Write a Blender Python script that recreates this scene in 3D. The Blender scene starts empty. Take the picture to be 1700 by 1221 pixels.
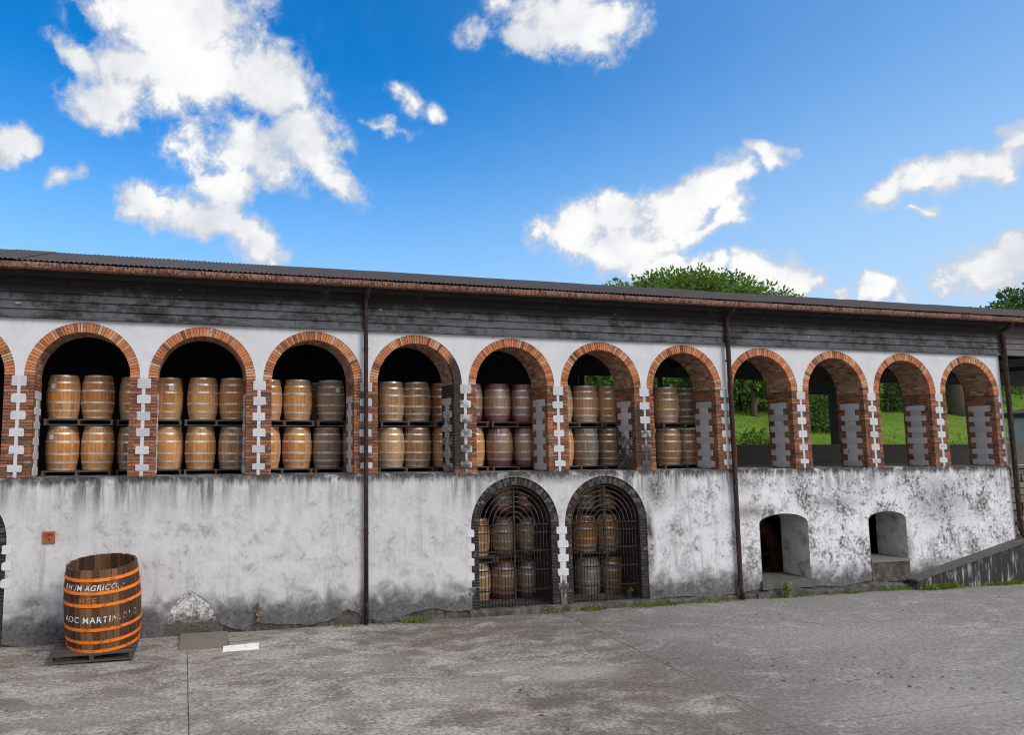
import bpy, bmesh, math, random
from mathutils import Matrix, Vector
random.seed(7)
R = math.radians
scene = bpy.context.scene
COL = scene.collection

# ------------------------------------------------------------------ camera
cam = bpy.data.cameras.new("camera")
cam_o = bpy.data.objects.new("camera", cam)
COL.objects.link(cam_o)
right = Vector((0.96928157, -0.24595295, -0.00061890))
fwd = Vector((0.24470282, 0.96409530, 0.10315416))
up = Vector((-0.02477439, -0.10013687, 0.99466519))
cam_o.matrix_world = Matrix(((right.x, up.x, -fwd.x, 3.1151474), (right.y, up.y, -fwd.y, -15.0967397),
                             (right.z, up.z, -fwd.z, 3.8904721), (0, 0, 0, 1)))
cam.sensor_fit = 'HORIZONTAL'
cam.sensor_width = 36.0
cam.lens = 1173.624 / 1700 * 36.0
cam.shift_x = (850 - 600) / 1700
cam.clip_start, cam.clip_end = 0.1, 3000
scene.camera = cam_o

# ------------------------------------------------------------------ exposure
vs = scene.view_settings
vs.view_transform = 'Standard'
vs.look = 'None'
vs.exposure = 0.66
vs.gamma = 1.0
vs.use_curve_mapping = False
scene.cycles.max_bounces = 5
scene.cycles.diffuse_bounces = 3
scene.cycles.use_adaptive_sampling = True
scene.cycles.adaptive_threshold = 0.02
scene.cycles.glossy_bounces = 2
scene.cycles.transparent_max_bounces = 8
scene.cycles.use_denoising = True
scene.cycles.filter_width = 1.05
scene.cycles.sample_clamp_indirect = 6.0

# ------------------------------------------------------------------ sun (veiled by thin cloud: wide disc)
SUN_EL, SUN_AZ = R(40), R(148)          # azimuth clockwise from +Y
sl = bpy.data.lights.new("sun", 'SUN')
sl.energy = 1.5
sl.angle = R(28)
sl.color = (1.0, 0.93, 0.84)
so = bpy.data.objects.new("sun", sl)
COL.objects.link(so)
sd = Vector((math.sin(SUN_AZ) * math.cos(SUN_EL), math.cos(SUN_AZ) * math.cos(SUN_EL), math.sin(SUN_EL)))
so.rotation_euler = (-sd).to_track_quat('-Z', 'Y').to_euler()
so.location = sd * 60

# ------------------------------------------------------------------ node helpers
class NT:
    def __init__(s, nt):
        s.t = nt
    def n(s, typ, **kw):
        nd = s.t.nodes.new(typ)
        ins = kw.pop('i', None)
        for k, v in kw.items():
            setattr(nd, k, v)
        if ins:
            for k, v in ins.items():
                s.set(nd.inputs[k], v)
        return nd
    def set(s, sock, v):
        if isinstance(v, bpy.types.NodeSocket):
            s.t.links.new(v, sock)
        else:
            if sock.type == 'RGBA' and not isinstance(v, (int, float)) and len(v) == 3:
                v = (*v, 1)
            sock.default_value = v
    def m(s, op, a, b=0.0, c=0.0, clamp=False):
        nd = s.t.nodes.new('ShaderNodeMath')
        nd.operation = op
        nd.use_clamp = clamp
        s.set(nd.inputs[0], a); s.set(nd.inputs[1], b); s.set(nd.inputs[2], c)
        return nd.outputs[0]
    def vm(s, op, a, b=None):
        nd = s.t.nodes.new('ShaderNodeVectorMath')
        nd.operation = op
        s.set(nd.inputs[0], a)
        if b is not None:
            s.set(nd.inputs[1], b)
        return nd.outputs[0] if op not in ('LENGTH', 'DOT_PRODUCT') else nd.outputs[1]
    def map(s, v, a, b, c=0.0, d=1.0, smooth=True):
        nd = s.t.nodes.new('ShaderNodeMapRange')
        nd.interpolation_type = 'SMOOTHSTEP' if smooth else 'LINEAR'
        nd.clamp = True
        for i, x in enumerate((v, a, b, c, d)):
            s.set(nd.inputs[i], x)
        return nd.outputs[0]
    def mix(s, f, a, b, mode='MIX'):
        nd = s.t.nodes.new('ShaderNodeMix')
        nd.data_type = 'RGBA'
        nd.blend_type = mode
        s.set(nd.inputs[0], f); s.set(nd.inputs[6], a); s.set(nd.inputs[7], b)
        return nd.outputs[2]
    def noise(s, vec, scale, detail=4, rough=0.55, dist=0.0, col=False):
        nd = s.t.nodes.new('ShaderNodeTexNoise')
        s.set(nd.inputs['Vector'], vec)
        nd.inputs['Scale'].default_value = scale
        nd.inputs['Detail'].default_value = detail
        nd.inputs['Roughness'].default_value = rough
        nd.inputs['Distortion'].default_value = dist
        return nd.outputs[1] if col else nd.outputs[0]
    def mapping(s, vec, loc=(0, 0, 0), rot=(0, 0, 0), scale=(1, 1, 1), typ='POINT'):
        nd = s.t.nodes.new('ShaderNodeMapping')
        nd.vector_type = typ
        s.set(nd.inputs[0], vec)
        nd.inputs[1].default_value = loc
        nd.inputs[2].default_value = rot
        nd.inputs[3].default_value = scale
        return nd.outputs[0]
    def sep(s, v):
        nd = s.t.nodes.new('ShaderNodeSeparateXYZ')
        s.set(nd.inputs[0], v)
        return nd.outputs
    def comb(s, x, y, z):
        nd = s.t.nodes.new('ShaderNodeCombineXYZ')
        for i, q in enumerate((x, y, z)):
            s.set(nd.inputs[i], q)
        return nd.outputs[0]
    def rgb(s, c):
        nd = s.t.nodes.new('ShaderNodeRGB')
        nd.outputs[0].default_value = (*c, 1)
        return nd.outputs[0]

# ------------------------------------------------------------------ sky
world = bpy.data.worlds.new("World")
scene.world = world
world.use_nodes = True
N = NT(world.node_tree)
bg = world.node_tree.nodes['Background']
sky = N.n('ShaderNodeTexSky', sky_type='NISHITA', sun_disc=False, sun_elevation=SUN_EL, sun_rotation=SUN_AZ,
          altitude=300, air_density=1.0, dust_density=0.35, ozone_density=2.2)
SKY_SAT, SKY_MUL = 1.52, (0.112, 0.127, 0.132)
CLOUD_LO, CLOUD_HI = (0.385, 0.418, 0.470), (0.632, 0.630, 0.625)
CLOUDS = [(-0.0154, 0.5403, 0.1483, 0.074, -2.995, 1.0),(0.0118, 0.4804, 0.1593, 0.0616, 3.113, 1.0),(-0.0832, 0.4762, 0.0711, 0.0427, 3.141, 1.0),(-0.1576, 0.4749, 0.0556, 0.0284, 2.723, 1.0),(-0.1169, 0.4287, 0.0734, 0.0397, -3.106, 0.95),(0.1332, 0.4819, 0.082, 0.0598, 3.018, 1.0),(0.1824, 0.4122, 0.0748, 0.0648, 2.209, 0.95),(0.1082, 0.394, 0.1086, 0.0658, -3.072, 0.72),(0.0142, 0.3916, 0.0673, 0.0456, -3.009, 0.62),(0.2135, 0.3618, 0.0601, 0.0367, 2.724, 0.7),(0.0577, 0.3363, 0.0527, 0.0435, -2.999, 1.0),(0.025, 0.2944, 0.095, 0.0388, 3.011, 1.0),(-0.0532, 0.3122, 0.0402, 0.0295, -2.984, 0.9),(0.0886, 0.2734, 0.0547, 0.0372, 2.883, 0.9),(-0.2464, 0.3612, 0.0365, 0.032, 1.093, 0.95),(-0.1623, 0.3306, 0.0374, 0.0163, -2.989, 0.6),(0.32, 0.4651, 0.0289, 0.0201, 2.676, 0.65),(0.3533, 0.4407, 0.0288, 0.0188, 2.598, 0.65),(0.2932, 0.4356, 0.0345, 0.011, 2.681, 0.5),(0.5425, 0.5396, 0.0848, 0.0517, -3.116, 1.0),(0.4868, 0.5119, 0.0438, 0.0298, -2.906, 0.9),(0.5956, 0.5385, 0.0598, 0.0332, 3.047, 0.95),(0.5822, 0.5102, 0.0488, 0.027, 2.611, 0.7),(0.5324, 0.4927, 0.0209, 0.0139, 2.951, 0.5),(0.4451, 0.5572, 0.0436, 0.0216, 3.032, 0.62),(0.4181, 0.525, 0.0395, 0.0265, 3.024, 0.58),(0.5493, 0.2726, 0.0699, 0.0572, 3.135, 1.0),(0.6163, 0.286, 0.0653, 0.0445, 2.981, 1.0),(0.6184, 0.243, 0.0906, 0.0329, -3.095, 1.0),(0.6909, 0.2924, 0.0562, 0.0396, -2.84, 1.0),(0.731, 0.3161, 0.0639, 0.0343, -2.741, 1.0),(0.7567, 0.2831, 0.0368, 0.0305, 3.03, 0.95),(0.732, 0.2683, 0.0544, 0.0224, -3.001, 0.8),(0.8001, 0.3479, 0.0259, 0.013, 2.636, 0.8),(0.8086, 0.3276, 0.0195, 0.0151, 1.718, 0.7),(0.918, 0.2751, 0.043, 0.0225, -2.799, 1.0),(0.9612, 0.285, 0.0451, 0.0231, -2.883, 0.9),(1.0013, 0.2908, 0.0399, 0.0222, -2.804, 0.85),(1.0171, 0.3108, 0.023, 0.0168, -2.627, 0.85),(0.9403, 0.2476, 0.0166, 0.0091, 3.14, 0.7),(0.7853, 0.2027, 0.0466, 0.0304, 2.977, 1.05),(0.8162, 0.1882, 0.0393, 0.0265, 2.738, 1.0),(0.6732, 0.2223, 0.0508, 0.0229, 3.03, 1.0),(0.8976, 0.1752, 0.0278, 0.0135, 2.991, 0.85),(0.9832, 0.1755, 0.0437, 0.0301, 2.91, 1.05),(1.0103, 0.1898, 0.0334, 0.0297, 2.47, 1.05),(0.8603, 0.1702, 0.0234, 0.0083, 3.016, 0.6),(0.7296, 0.2202, 0.0207, 0.0149, 2.964, 0.8)]
tc = N.n('ShaderNodeTexCoord').outputs['Generated']
x, y, z = N.sep(N.vm('NORMALIZE', tc))
w1 = N.noise(tc, 5.0, 2, 0.5, col=True)
w2 = N.noise(tc, 19.0, 2, 0.6, col=True)
wv = N.vm('ADD', N.vm('MULTIPLY', N.vm('SUBTRACT', w1, (.5, .5, .5)), (.10, .08, 0)),
          N.vm('MULTIPLY', N.vm('SUBTRACT', w2, (.5, .5, .5)), (.065, .055, 0)))
azr = N.m('ARCTAN2', x, y)
azel = N.vm('ADD', N.comb(azr, N.m('ARCSINE', z), 0.0), wv)
f1 = N.noise(tc, 26.0, 6, 0.66, 0.2)
f2 = N.noise(N.vm('ADD', tc, (0.0, 0.0, 0.03)), 7.0, 4, 0.55)
# deep clear tropical blue
hs = N.n('ShaderNodeHueSaturation', i={'Saturation': SKY_SAT, 'Value': 1.0, 'Color': sky.outputs[0]})
skyc = N.mix(1.0, hs.outputs[0], SKY_MUL, 'MULTIPLY')
skyc = N.vm('MAXIMUM', skyc, (0.004, 0.004, 0.004))
# moist air: paler towards the horizon and towards the sun's side
sunside = N.vm('DOT_PRODUCT', N.vm('NORMALIZE', tc), (math.sin(R(126)), math.cos(R(126)), 0.0))
hz_f = N.m('ADD', N.map(z, 0.50, 0.06, 0.0, 0.72), N.map(sunside, -0.36, 0.75, 0.0, 0.44), clamp=True)
skyc = N.mix(hz_f, skyc, (0.315, 0.448, 0.610))
def cloud_bg(acc):
    acc = N.m('MAXIMUM', N.m('SUBTRACT', acc, 0.045), 0.0)
    gate = N.map(acc, 0.0, 0.20)
    amp = N.m('MULTIPLY', gate, N.map(acc, 0.30, 0.75, 1.5, 0.55))
    dens = N.m('ADD', acc, N.m('MULTIPLY', N.m('SUBTRACT', f1, 0.5), amp))
    alpha = N.map(dens, 0.02, 0.52)
    shade = N.m('ADD', N.m('MULTIPLY', N.map(dens, 0.15, 0.65), 0.40), N.m('ADD', N.m('MULTIPLY', f2, 0.95), N.m('MULTIPLY', f1, 0.25)))
    ccol = N.mix(N.map(shade, 0.70, 1.12), CLOUD_LO, CLOUD_HI)
    b_ = N.n('ShaderNodeBackground', i={1: 1.0})
    N.set(b_.inputs[0], N.mix(alpha, skyc, ccol))
    return b_.outputs[0]
def sector(lo, hi):
    acc = None
    for (a, e, sx, sy, ro, w) in CLOUDS:
        if a + sx * 1.25 + .07 < lo or a - sx * 1.25 - .07 > hi:
            continue
        mp = N.mapping(azel, (a, e, 0), (0, 0, ro), (sx * 1.22, sy * 1.22, 1), 'TEXTURE')
        g_ = N.n('ShaderNodeTexGradient', gradient_type='SPHERICAL', i={0: mp}).outputs[1]
        if w != 1.0:
            g_ = N.m('MULTIPLY', g_, w)
        acc = g_ if acc is None else N.m('SMOOTH_MAX', acc, g_, 0.12)
    return cloud_bg(acc)
# the same sort of cumulus goes on all round the sky, denser out of view to whiten its light
gen = cloud_bg(N.m('MULTIPLY', N.map(N.noise(N.vm('MULTIPLY', tc, (1, 1, 1.7)), 2.3, 4, 0.5), 0.34, 0.58), 0.95))
def mixs(f, a, b_):
    ms_ = N.n('ShaderNodeMixShader')
    N.set(ms_.inputs[0], f); N.set(ms_.inputs[1], a); N.set(ms_.inputs[2], b_)
    return ms_.outputs[0]
C1, C2 = 0.385, 0.86
front = mixs(N.m('GREATER_THAN', azr, C1), sector(-.6, C1), mixs(N.m('GREATER_THAN', azr, C2), sector(C1, C2), sector(C2, 1.3)))
infront = N.m('MULTIPLY', N.m('MULTIPLY', N.m('GREATER_THAN', azr, -.36), N.m('LESS_THAN', azr, 1.12)), N.m('MULTIPLY', N.m('GREATER_THAN', z, 0.0), N.m('LESS_THAN', z, .66)))
N.t.links.new(mixs(infront, gen, front), N.t.nodes['World Output'].inputs[0])
N.t.nodes.remove(bg)
world.cycles.sampling_method = 'MANUAL'
world.cycles.sample_map_resolution = 512

# ------------------------------------------------------------------ geometry helpers
class MB:
    def __init__(s):
        s.v = []; s.f = []; s.t = []; s.sm = []
    def add(s, vs_, fs, tone=0.5, smooth=False):
        o = len(s.v)
        s.v += [tuple(p) for p in vs_]
        s.t += [tone] * len(vs_)
        s.f += [tuple(i + o for i in f) for f in fs]
        s.sm += [smooth] * len(fs)
        return s
    def box(s, x0, x1, y0, y1, z0, z1, tone=0.5, j=0.0):
        vs_ = [(x, y, z) for z in (z0, z1) for y in (y0, y1) for x in (x0, x1)]
        if j:
            vs_ = [tuple(c + random.uniform(-j, j) for c in p) for p in vs_]
        return s.add(vs_, BOXF, tone)
    def hexa(s, pts8, tone=0.5):
        return s.add(pts8, BOXF, tone)
    def tube(s, pts, r, seg=8, tone=0.5, cap=True):
        pts = [Vector(p) for p in pts]
        rs = r if isinstance(r, (list, tuple)) else [r] * len(pts)
        ring = []
        prev = None
        for i, p in enumerate(pts):
            d = (pts[min(i + 1, len(pts) - 1)] - pts[max(i - 1, 0)]).normalized()
            u = prev - d * prev.dot(d) if prev is not None else (Vector((0, 0, 1)) if abs(d.z) < .9 else Vector((1, 0, 0))).cross(d)
            u.normalize(); prev = u
            w = d.cross(u)
            ring += [p + (u * math.cos(a) + w * math.sin(a)) * rs[i] for a in [2 * math.pi * k / seg for k in range(seg)]]
        fs = []
        for i in range(len(pts) - 1):
            for k in range(seg):
                a, b = i * seg + k, i * seg + (k + 1) % seg
                fs.append((a, b, b + seg, a + seg))
        s.add(ring, fs, tone, True)
        if cap:
            o = len(s.v) - len(ring)
            s.f += [tuple(o + k for k in range(seg))[::-1], tuple(o + len(ring) - seg + k for k in range(seg))]
            s.sm += [False, False]
        return s
    def lathe(s, prof, seg=32, tone=0.5, smooth=True, rad=None):
        vs_ = []
        for (r, z) in prof:
            for k in range(seg):
                a = 2 * math.pi * k / seg
                q = r * (rad(k) if rad else 1)
                vs_.append((q * math.cos(a), q * math.sin(a), z))
        fs = []
        for i in range(len(prof) - 1):
            for k in range(seg):
                a, b = i * seg + k, i * seg + (k + 1) % seg
                fs.append((a, b, b + seg, a + seg))
        return s.add(vs_, fs, tone, smooth)
    def mesh(s, name, mat):
        me = bpy.data.meshes.new(name)
        me.from_pydata(s.v, [], s.f)
        me.polygons.foreach_set('use_smooth', s.sm)
        at = me.attributes.new('tone', 'FLOAT', 'POINT')
        at.data.foreach_set('value', s.t)
        if mat:
            me.materials.append(mat)
        me.update()
        return me
    def build(s, name, mat, parent=None, **kw):
        return link(name, s.mesh(name, mat), parent, **kw)
BOXF = [(0, 2, 3, 1), (4, 5, 7, 6), (0, 1, 5, 4), (2, 6, 7, 3), (0, 4, 6, 2), (1, 3, 7, 5)]

def link(name, data, parent=None, loc=None, rot=None, label=None, cat=None, group=None, kind=None):
    o = bpy.data.objects.new(name, data)
    COL.objects.link(o)
    if parent:
        o.parent = parent
    if loc:
        o.location = loc
    if rot:
        o.rotation_euler = rot
    if label: o['label'] = label
    if cat: o['category'] = cat
    if group: o['group'] = group
    if kind: o['kind'] = kind
    return o

def thing(name, label, cat, loc=(0, 0, 0), rot=(0, 0, 0), group=None):
    return link(name, None, None, loc, rot, label, cat, group)

def slab_poly(name, outer, holes, y0, y1, mat, parent=None, **kw):
    """solid plate in the XZ plane with holes, front at y0 and back at y1"""
    bm = bmesh.new()
    loops = []
    for lp in [outer] + holes:
        vs_ = [bm.verts.new((p[0], y0, p[1])) for p in lp]
        es = [bm.edges.new((vs_[i], vs_[(i + 1) % len(vs_)])) for i in range(len(vs_))]
        loops.append((vs_, es))
    alle = [e for l in loops for e in l[1]]
    bmesh.ops.triangle_fill(bm, use_beauty=True, use_dissolve=False, edges=alle, normal=(0, -1, 0))
    front = list(bm.faces)
    vmap = {}
    for v in list(bm.verts):
        vmap[v] = bm.verts.new((v.co.x, y1, v.co.z))
    for f in front:
        bm.faces.new([vmap[v] for v in reversed(f.verts)])
    for vs_, es in loops:
        for i in range(len(vs_)):
            a, b = vs_[i], vs_[(i + 1) % len(vs_)]
            bm.faces.new((a, b, vmap[b], vmap[a]))
    bmesh.ops.recalc_face_normals(bm, faces=bm.faces)
    me = bpy.data.meshes.new(name)
    bm.to_mesh(me); bm.free()
    me.materials.append(mat)
    return link(name, me, parent, **kw)

# ------------------------------------------------------------------ materials
def material(name):
    mt = bpy.data.materials.new(name)
    mt.use_nodes = True
    n = NT(mt.node_tree)
    b = mt.node_tree.nodes['Principled BSDF']
    n.b = b
    n.oc = n.n('ShaderNodeTexCoord').outputs['Object']
    return mt, n
def setp(n, col, rough=0.85, metal=0.0, bump=None, bs=0.3, bd=0.02, spec=0.3):
    n.set(n.b.inputs['Base Color'], col)
    n.set(n.b.inputs['Roughness'], rough)
    n.set(n.b.inputs['Metallic'], metal)
    n.b.inputs['Specular IOR Level'].default_value = spec
    if bump is not None:
        bp = n.n('ShaderNodeBump', i={'Height': bump, 'Strength': bs, 'Distance': bd})
        n.t.links.new(bp.outputs[0], n.b.inputs['Normal'])
def tone(n):
    return n.n('ShaderNodeAttribute', attribute_name='tone').outputs['Fac']

# --- lime plaster of the lower wall: white with black mould runs, damp foot
M_LOW, n = material('stained_lime_plaster')
X_, Y_, Z_ = n.sep(n.oc)
big = n.noise(n.oc, 0.55, 5, 0.6)
med = n.noise(n.oc, 2.6, 6, 0.65, 0.4)
fine = n.noise(n.oc, 16, 6, 0.7)
run = n.noise(n.mapping(n.oc, scale=(5.5, 5.5, 0.42)), 1.0, 6, 0.65)
run2 = n.noise(n.mapping(n.oc, scale=(17, 17, 0.9)), 1.0, 4, 0.6)
xr = n.map(X_, 11.0, 19.0, 0.0, 1.0)
top = n.m('MULTIPLY', n.map(Z_, 2.05, 3.15, 0.0, 1.0), n.map(n.m('ADD', run, n.m('MULTIPLY', run2, 0.35)), 0.50, 0.84))
lip = n.m('MULTIPLY', n.map(n.m('ADD', Z_, n.m('MULTIPLY', run2, 0.34)), 3.06, 3.30), n.map(med, 0.26, 0.52))
foot = n.m('MULTIPLY', n.map(n.m('ADD', Z_, n.m('MULTIPLY', n.m('SUBTRACT', 0.5, med), 1.1)), 0.98, 0.30), 0.92)
streak = n.m('MULTIPLY', n.m('MULTIPLY', n.map(n.m('ADD', run, n.m('MULTIPLY', fine, .25)), 0.58, 0.86), n.map(big, 0.40, 0.64)), n.m('ADD', .42, n.m('MULTIPLY', xr, .45)))
blot = n.m('MULTIPLY', n.map(n.m('ADD', med, n.m('MULTIPLY', fine, 0.55)), 0.78, 1.02), n.m('ADD', 0.40, n.m('MULTIPLY', xr, 0.7)))
wide = n.noise(n.oc, 1.1, 5, .65)
mott = n.m('MULTIPLY', n.map(n.m('ADD', n.m('ADD', n.m('MULTIPLY', wide, .75), n.m('MULTIPLY', med, .25)), n.m('MULTIPLY', fine, .65)), n.m('SUBTRACT', 0.80, n.m('MULTIPLY', xr, .04)), n.m('SUBTRACT', 1.08, n.m('MULTIPLY', xr, .10))), n.m('ADD', 0.25, n.m('MULTIPLY', xr, 0.65)))
def blob(n, cx, cz, rx, rz, sharp=0.5, amt=1.0):
    d = n.vm('LENGTH', n.comb(n.m('DIVIDE', n.m('SUBTRACT', X_, cx), rx), 0.0, n.m('DIVIDE', n.m('SUBTRACT', Z_, cz), rz)))
    return n.m('MULTIPLY', n.map(n.m('ADD', d, n.m('MULTIPLY', n.m('SUBTRACT', med, .5), 1.6)), 1.0, 1.0 - sharp), amt)
top = n.m('MULTIPLY', top, n.map(n.noise(n.mapping(n.oc, scale=(1, 1, .15)), .9, 4, .6), .36, .60, .18, 1.0))
st = n.m('MAXIMUM', top, lip)
def speck(q, k=.9):
    return n.m('MULTIPLY', q, n.map(n.m('ADD', med, n.m('MULTIPLY', fine, .5)), .50, .86, .25, k))
for q in (foot, streak, blot, mott, speck(blob(n, 14.30, 2.75, 0.55, 0.75, 0.9), 1.0), speck(blob(n, 14.06, 1.5, 0.22, 1.5, .9), 1.2), speck(blob(n, 11.0, 3.12, 3.9, 0.32, 0.8), .9),
          speck(blob(n, 14.3, 0.25, 1.5, 0.55, .9), 1.), speck(blob(n, 17.0, 2.1, 1.2, 0.35, 1.), .8), speck(blob(n, 19.6, 2.3, 1.5, 0.3, 1.), .8), speck(blob(n, 0.45, 0.75, 0.55, 0.45, 1.), .9),  # last blob: soft shadow beside the open barrel, painted on the wall
          speck(blob(n, 23.2, 2.3, 1.6, 1.1, 1.), .75), speck(blob(n, 22.0, 1.0, .25, .9, 1.), .8)):
    st = n.m('MAXIMUM', st, q)
st = n.m('MULTIPLY', st, n.m('ADD', 0.66, n.m('MULTIPLY', fine, 0.6)), clamp=True)
pits = n.map(n.noise(n.oc, 42, 3, 0.6), 0.70, 0.78)
base = n.mix(n.map(med, 0.3, 0.7), n.mix(xr, (0.585, 0.585, 0.60), (0.73, 0.73, 0.76)), n.mix(xr, (0.49, 0.49, 0.505), (0.63, 0.63, 0.66)))
base = n.mix(n.m('MULTIPLY', n.map(n.noise(n.oc, 1.2, 4, 0.6), 0.5, 0.75), 0.25), base, (0.50, 0.46, 0.42))
c = n.mix(st, base, (0.047, 0.045, 0.045))
c = n.mix(n.m('MULTIPLY', pits, 0.6), c, (0.06, 0.055, 0.05))
setp(n, c, 0.93, bump=n.m('ADD', n.m('MULTIPLY', med, 1.0), n.m('ADD', n.m('MULTIPLY', fine, 0.35), n.m('MULTIPLY', pits, -0.4))), bs=0.55, bd=0.03)

M_RAMP, n = material('mouldy_ramp_render')
run = n.noise(n.mapping(n.oc, scale=(9, 9, 1.1)), 1.0, 6, 0.65)
med = n.noise(n.oc, 2.2, 5, 0.6)
c = n.mix(n.map(n.m('ADD', run, n.m('MULTIPLY', med, .5)), .74, .98), (0.034, 0.032, 0.030), (0.32, 0.32, 0.34))
setp(n, c, .95, bump=n.noise(n.oc, 20, 5, .7), bs=.6, bd=.02)
M_RCOPE, n = material('grey_coping')
med = n.noise(n.oc, 5, 6, 0.65)
setp(n, n.mix(med, (0.04, 0.038, 0.035), (0.15, 0.145, 0.14)), .95, bump=med, bs=.5, bd=.02)

# --- cleaner plaster above
M_UP, n = material('white_limewash')
X_, Y_, Z_ = n.sep(n.oc)
med = n.noise(n.oc, 2.2, 5, 0.6)
fine = n.noise(n.oc, 20, 5, 0.65)
run = n.noise(n.mapping(n.oc, scale=(7, 7, 0.7)), 1.0, 5, 0.6)
dirt = n.m('MULTIPLY', n.map(Z_, 6.12, 6.38), n.map(run, 0.42, 0.75, 0, .42))
specks = n.map(n.noise(n.oc, 9, 3, 0.5), 0.72, 0.76)
c = n.mix(n.map(med, .35, .7), (0.605, 0.615, 0.645), (0.545, 0.555, 0.58))
c = n.mix(dirt, c, (0.26, 0.24, 0.22))
c = n.mix(n.m('MULTIPLY', specks, .35), c, (0.10, 0.09, 0.09))
setp(n, c, 0.92, bump=n.m('ADD', med, n.m('MULTIPLY', fine, .3)), bs=0.35, bd=0.015)

# --- whitewashed quoins, dirtier towards some piers
M_QUOIN, n = material('whitewashed_quoin')
X_, Y_, Z_ = n.sep(n.oc)
med = n.noise(n.oc, 5.0, 6, 0.65)
fine = n.noise(n.oc, 26, 5, 0.65)
def pier_dirt(n, cx, w, cz, h, amt):
    return n.m('MULTIPLY', n.m('MULTIPLY', n.map(n.m('ABSOLUTE', n.m('SUBTRACT', X_, cx)), w, 0.0), n.map(Z_, cz + h, cz - h)), amt)
pd = n.m('MAXIMUM', pier_dirt(n, 14.1, 0.8, 3.9, 0.8, 1.0), pier_dirt(n, 9.3, 0.5, 4.6, 1.4, 0.55))
pd = n.m('MAXIMUM', pd, n.map(n.m('ADD', Z_, n.m('MULTIPLY', med, .4)), 3.5, 3.25, 0, .6))
dk = n.map(n.m('ADD', n.m('ADD', med, n.m('MULTIPLY', n.m('SUBTRACT', fine, .5), .4)), n.m('MULTIPLY', pd, 0.55)), 0.56, 0.86)
orn = n.n('ShaderNodeObjectInfo').outputs['Random']
c = n.mix(n.m('MULTIPLY', n.map(orn, .3, 1.), .6), n.mix(fine, (0.44, 0.45, 0.475), (0.62, 0.63, 0.66)), n.mix(med, (0.22, 0.22, 0.23), (0.52, 0.52, 0.54)))
c = n.mix(dk, c, (0.07, 0.065, 0.065))
setp(n, c, 0.92, bump=n.m('ADD', med, n.m('MULTIPLY', fine, .5)), bs=0.5, bd=0.012)

M_LOWQ, n = material('grimy_whitewashed_quoin')
X_, Y_, Z_ = n.sep(n.oc)
med = n.noise(n.oc, 6.0, 6, 0.65)
fine = n.noise(n.oc, 26, 5, 0.65)
dk = n.map(n.m('ADD', n.m('ADD', med, n.m('MULTIPLY', fine, .25)), n.map(Z_, .95, .45, 0, .35)), .70, .98)
setp(n, n.mix(dk, n.mix(fine, (0.50, 0.51, 0.54), (0.66, 0.67, 0.70)), (0.06, 0.056, 0.055)), 0.92, bump=n.m('ADD', med, n.m('MULTIPLY', fine, .5)), bs=0.5, bd=0.012)
# --- bricks
def brick_mat(name, cols, dark, darkamt, stains=(), dust=(0.5, 0.36, 0.25)):
    mt, n = material(name)
    global X_, Y_, Z_
    X_, Y_, Z_ = n.sep(n.oc)
    t = tone(n)
    med = n.noise(n.oc, 7, 5, 0.6)
    fine = n.noise(n.oc, 60, 4, 0.7)
    t2 = n.m('ADD', t, n.m('MULTIPLY', n.m('SUBTRACT', med, 0.5), 0.35))
    cr = n.n('ShaderNodeValToRGB')
    cr.color_ramp.elements[0].position = 0.0
    cr.color_ramp.elements[0].color = (*cols[0], 1)
    cr.color_ramp.elements[1].position = 1.0
    cr.color_ramp.elements[1].color = (*cols[-1], 1)
    for i, cc in enumerate(cols[1:-1]):
        e = cr.color_ramp.elements.new((i + 1) / (len(cols) - 1))
        e.color = (*cc, 1)
    n.set(cr.inputs[0], t2)
    c = n.mix(n.m('MULTIPLY', n.map(fine, .3, .7), 0.35), cr.outputs[0], n.mix(0.5, cr.outputs[0], dust))
    big = n.noise(n.oc, 1.3, 5, 0.65)
    s_ = n.map(n.m('ADD', big, n.m('MULTIPLY', med, 0.3)), 0.62, 0.86, 0, darkamt)
    for (cx, w, z0, z1, amt) in stains:
        q = n.m('MULTIPLY', n.map(n.m('ADD', n.m('ABSOLUTE', n.m('SUBTRACT', X_, cx)), n.m('MULTIPLY', n.m('SUBTRACT', med, .5), w * 1.2)), w, w * 0.3),
                n.m('MULTIPLY', n.map(Z_, z0, z0 + .25), n.map(Z_, z1, z1 - 0.3)))
        s_ = n.m('MAXIMUM', s_, n.m('MULTIPLY', q, amt))
    c = n.mix(s_, c, dark)
    setp(n, c, 0.9, bump=n.m('ADD', med, n.m('MULTIPLY', fine, .6)), bs=0.6, bd=0.008)
    return mt
STAINS = [(9.20, 0.32, 3.1, 6.0, 0.95), (14.0, 0.33, 3.1, 4.9, 0.9), (7.0, 0.20, 3.1, 4.2, .5), (4.7, 0.3, 3.1, 3.6, .8), (11.75, 0.25, 3.1, 3.6, .6)]
M_RING = brick_mat('orange_arch_brick', [(0.115, 0.047, 0.029), (0.33, 0.105, 0.045), (0.52, 0.165, 0.062), (0.56, 0.20, 0.085), (0.50, 0.36, 0.24)],
                   (0.030, 0.024, 0.022), 0.45, STAINS[:2])
M_PIER = brick_mat('red_brown_pier_brick', [(0.045, 0.024, 0.018), (0.125, 0.046, 0.028), (0.23, 0.076, 0.040), (0.36, 0.12, 0.056), (0.27, 0.18, 0.125)],
                   (0.028, 0.023, 0.021), 0.62, STAINS)
M_SOFFIT = brick_mat('dusty_soffit_brick', [(0.12, 0.06, 0.042), (0.25, 0.12, 0.075), (0.34, 0.19, 0.12), (0.43, 0.28, 0.19), (0.52, 0.40, 0.29)],
                     (0.05, 0.04, 0.035), 0.45)
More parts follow.
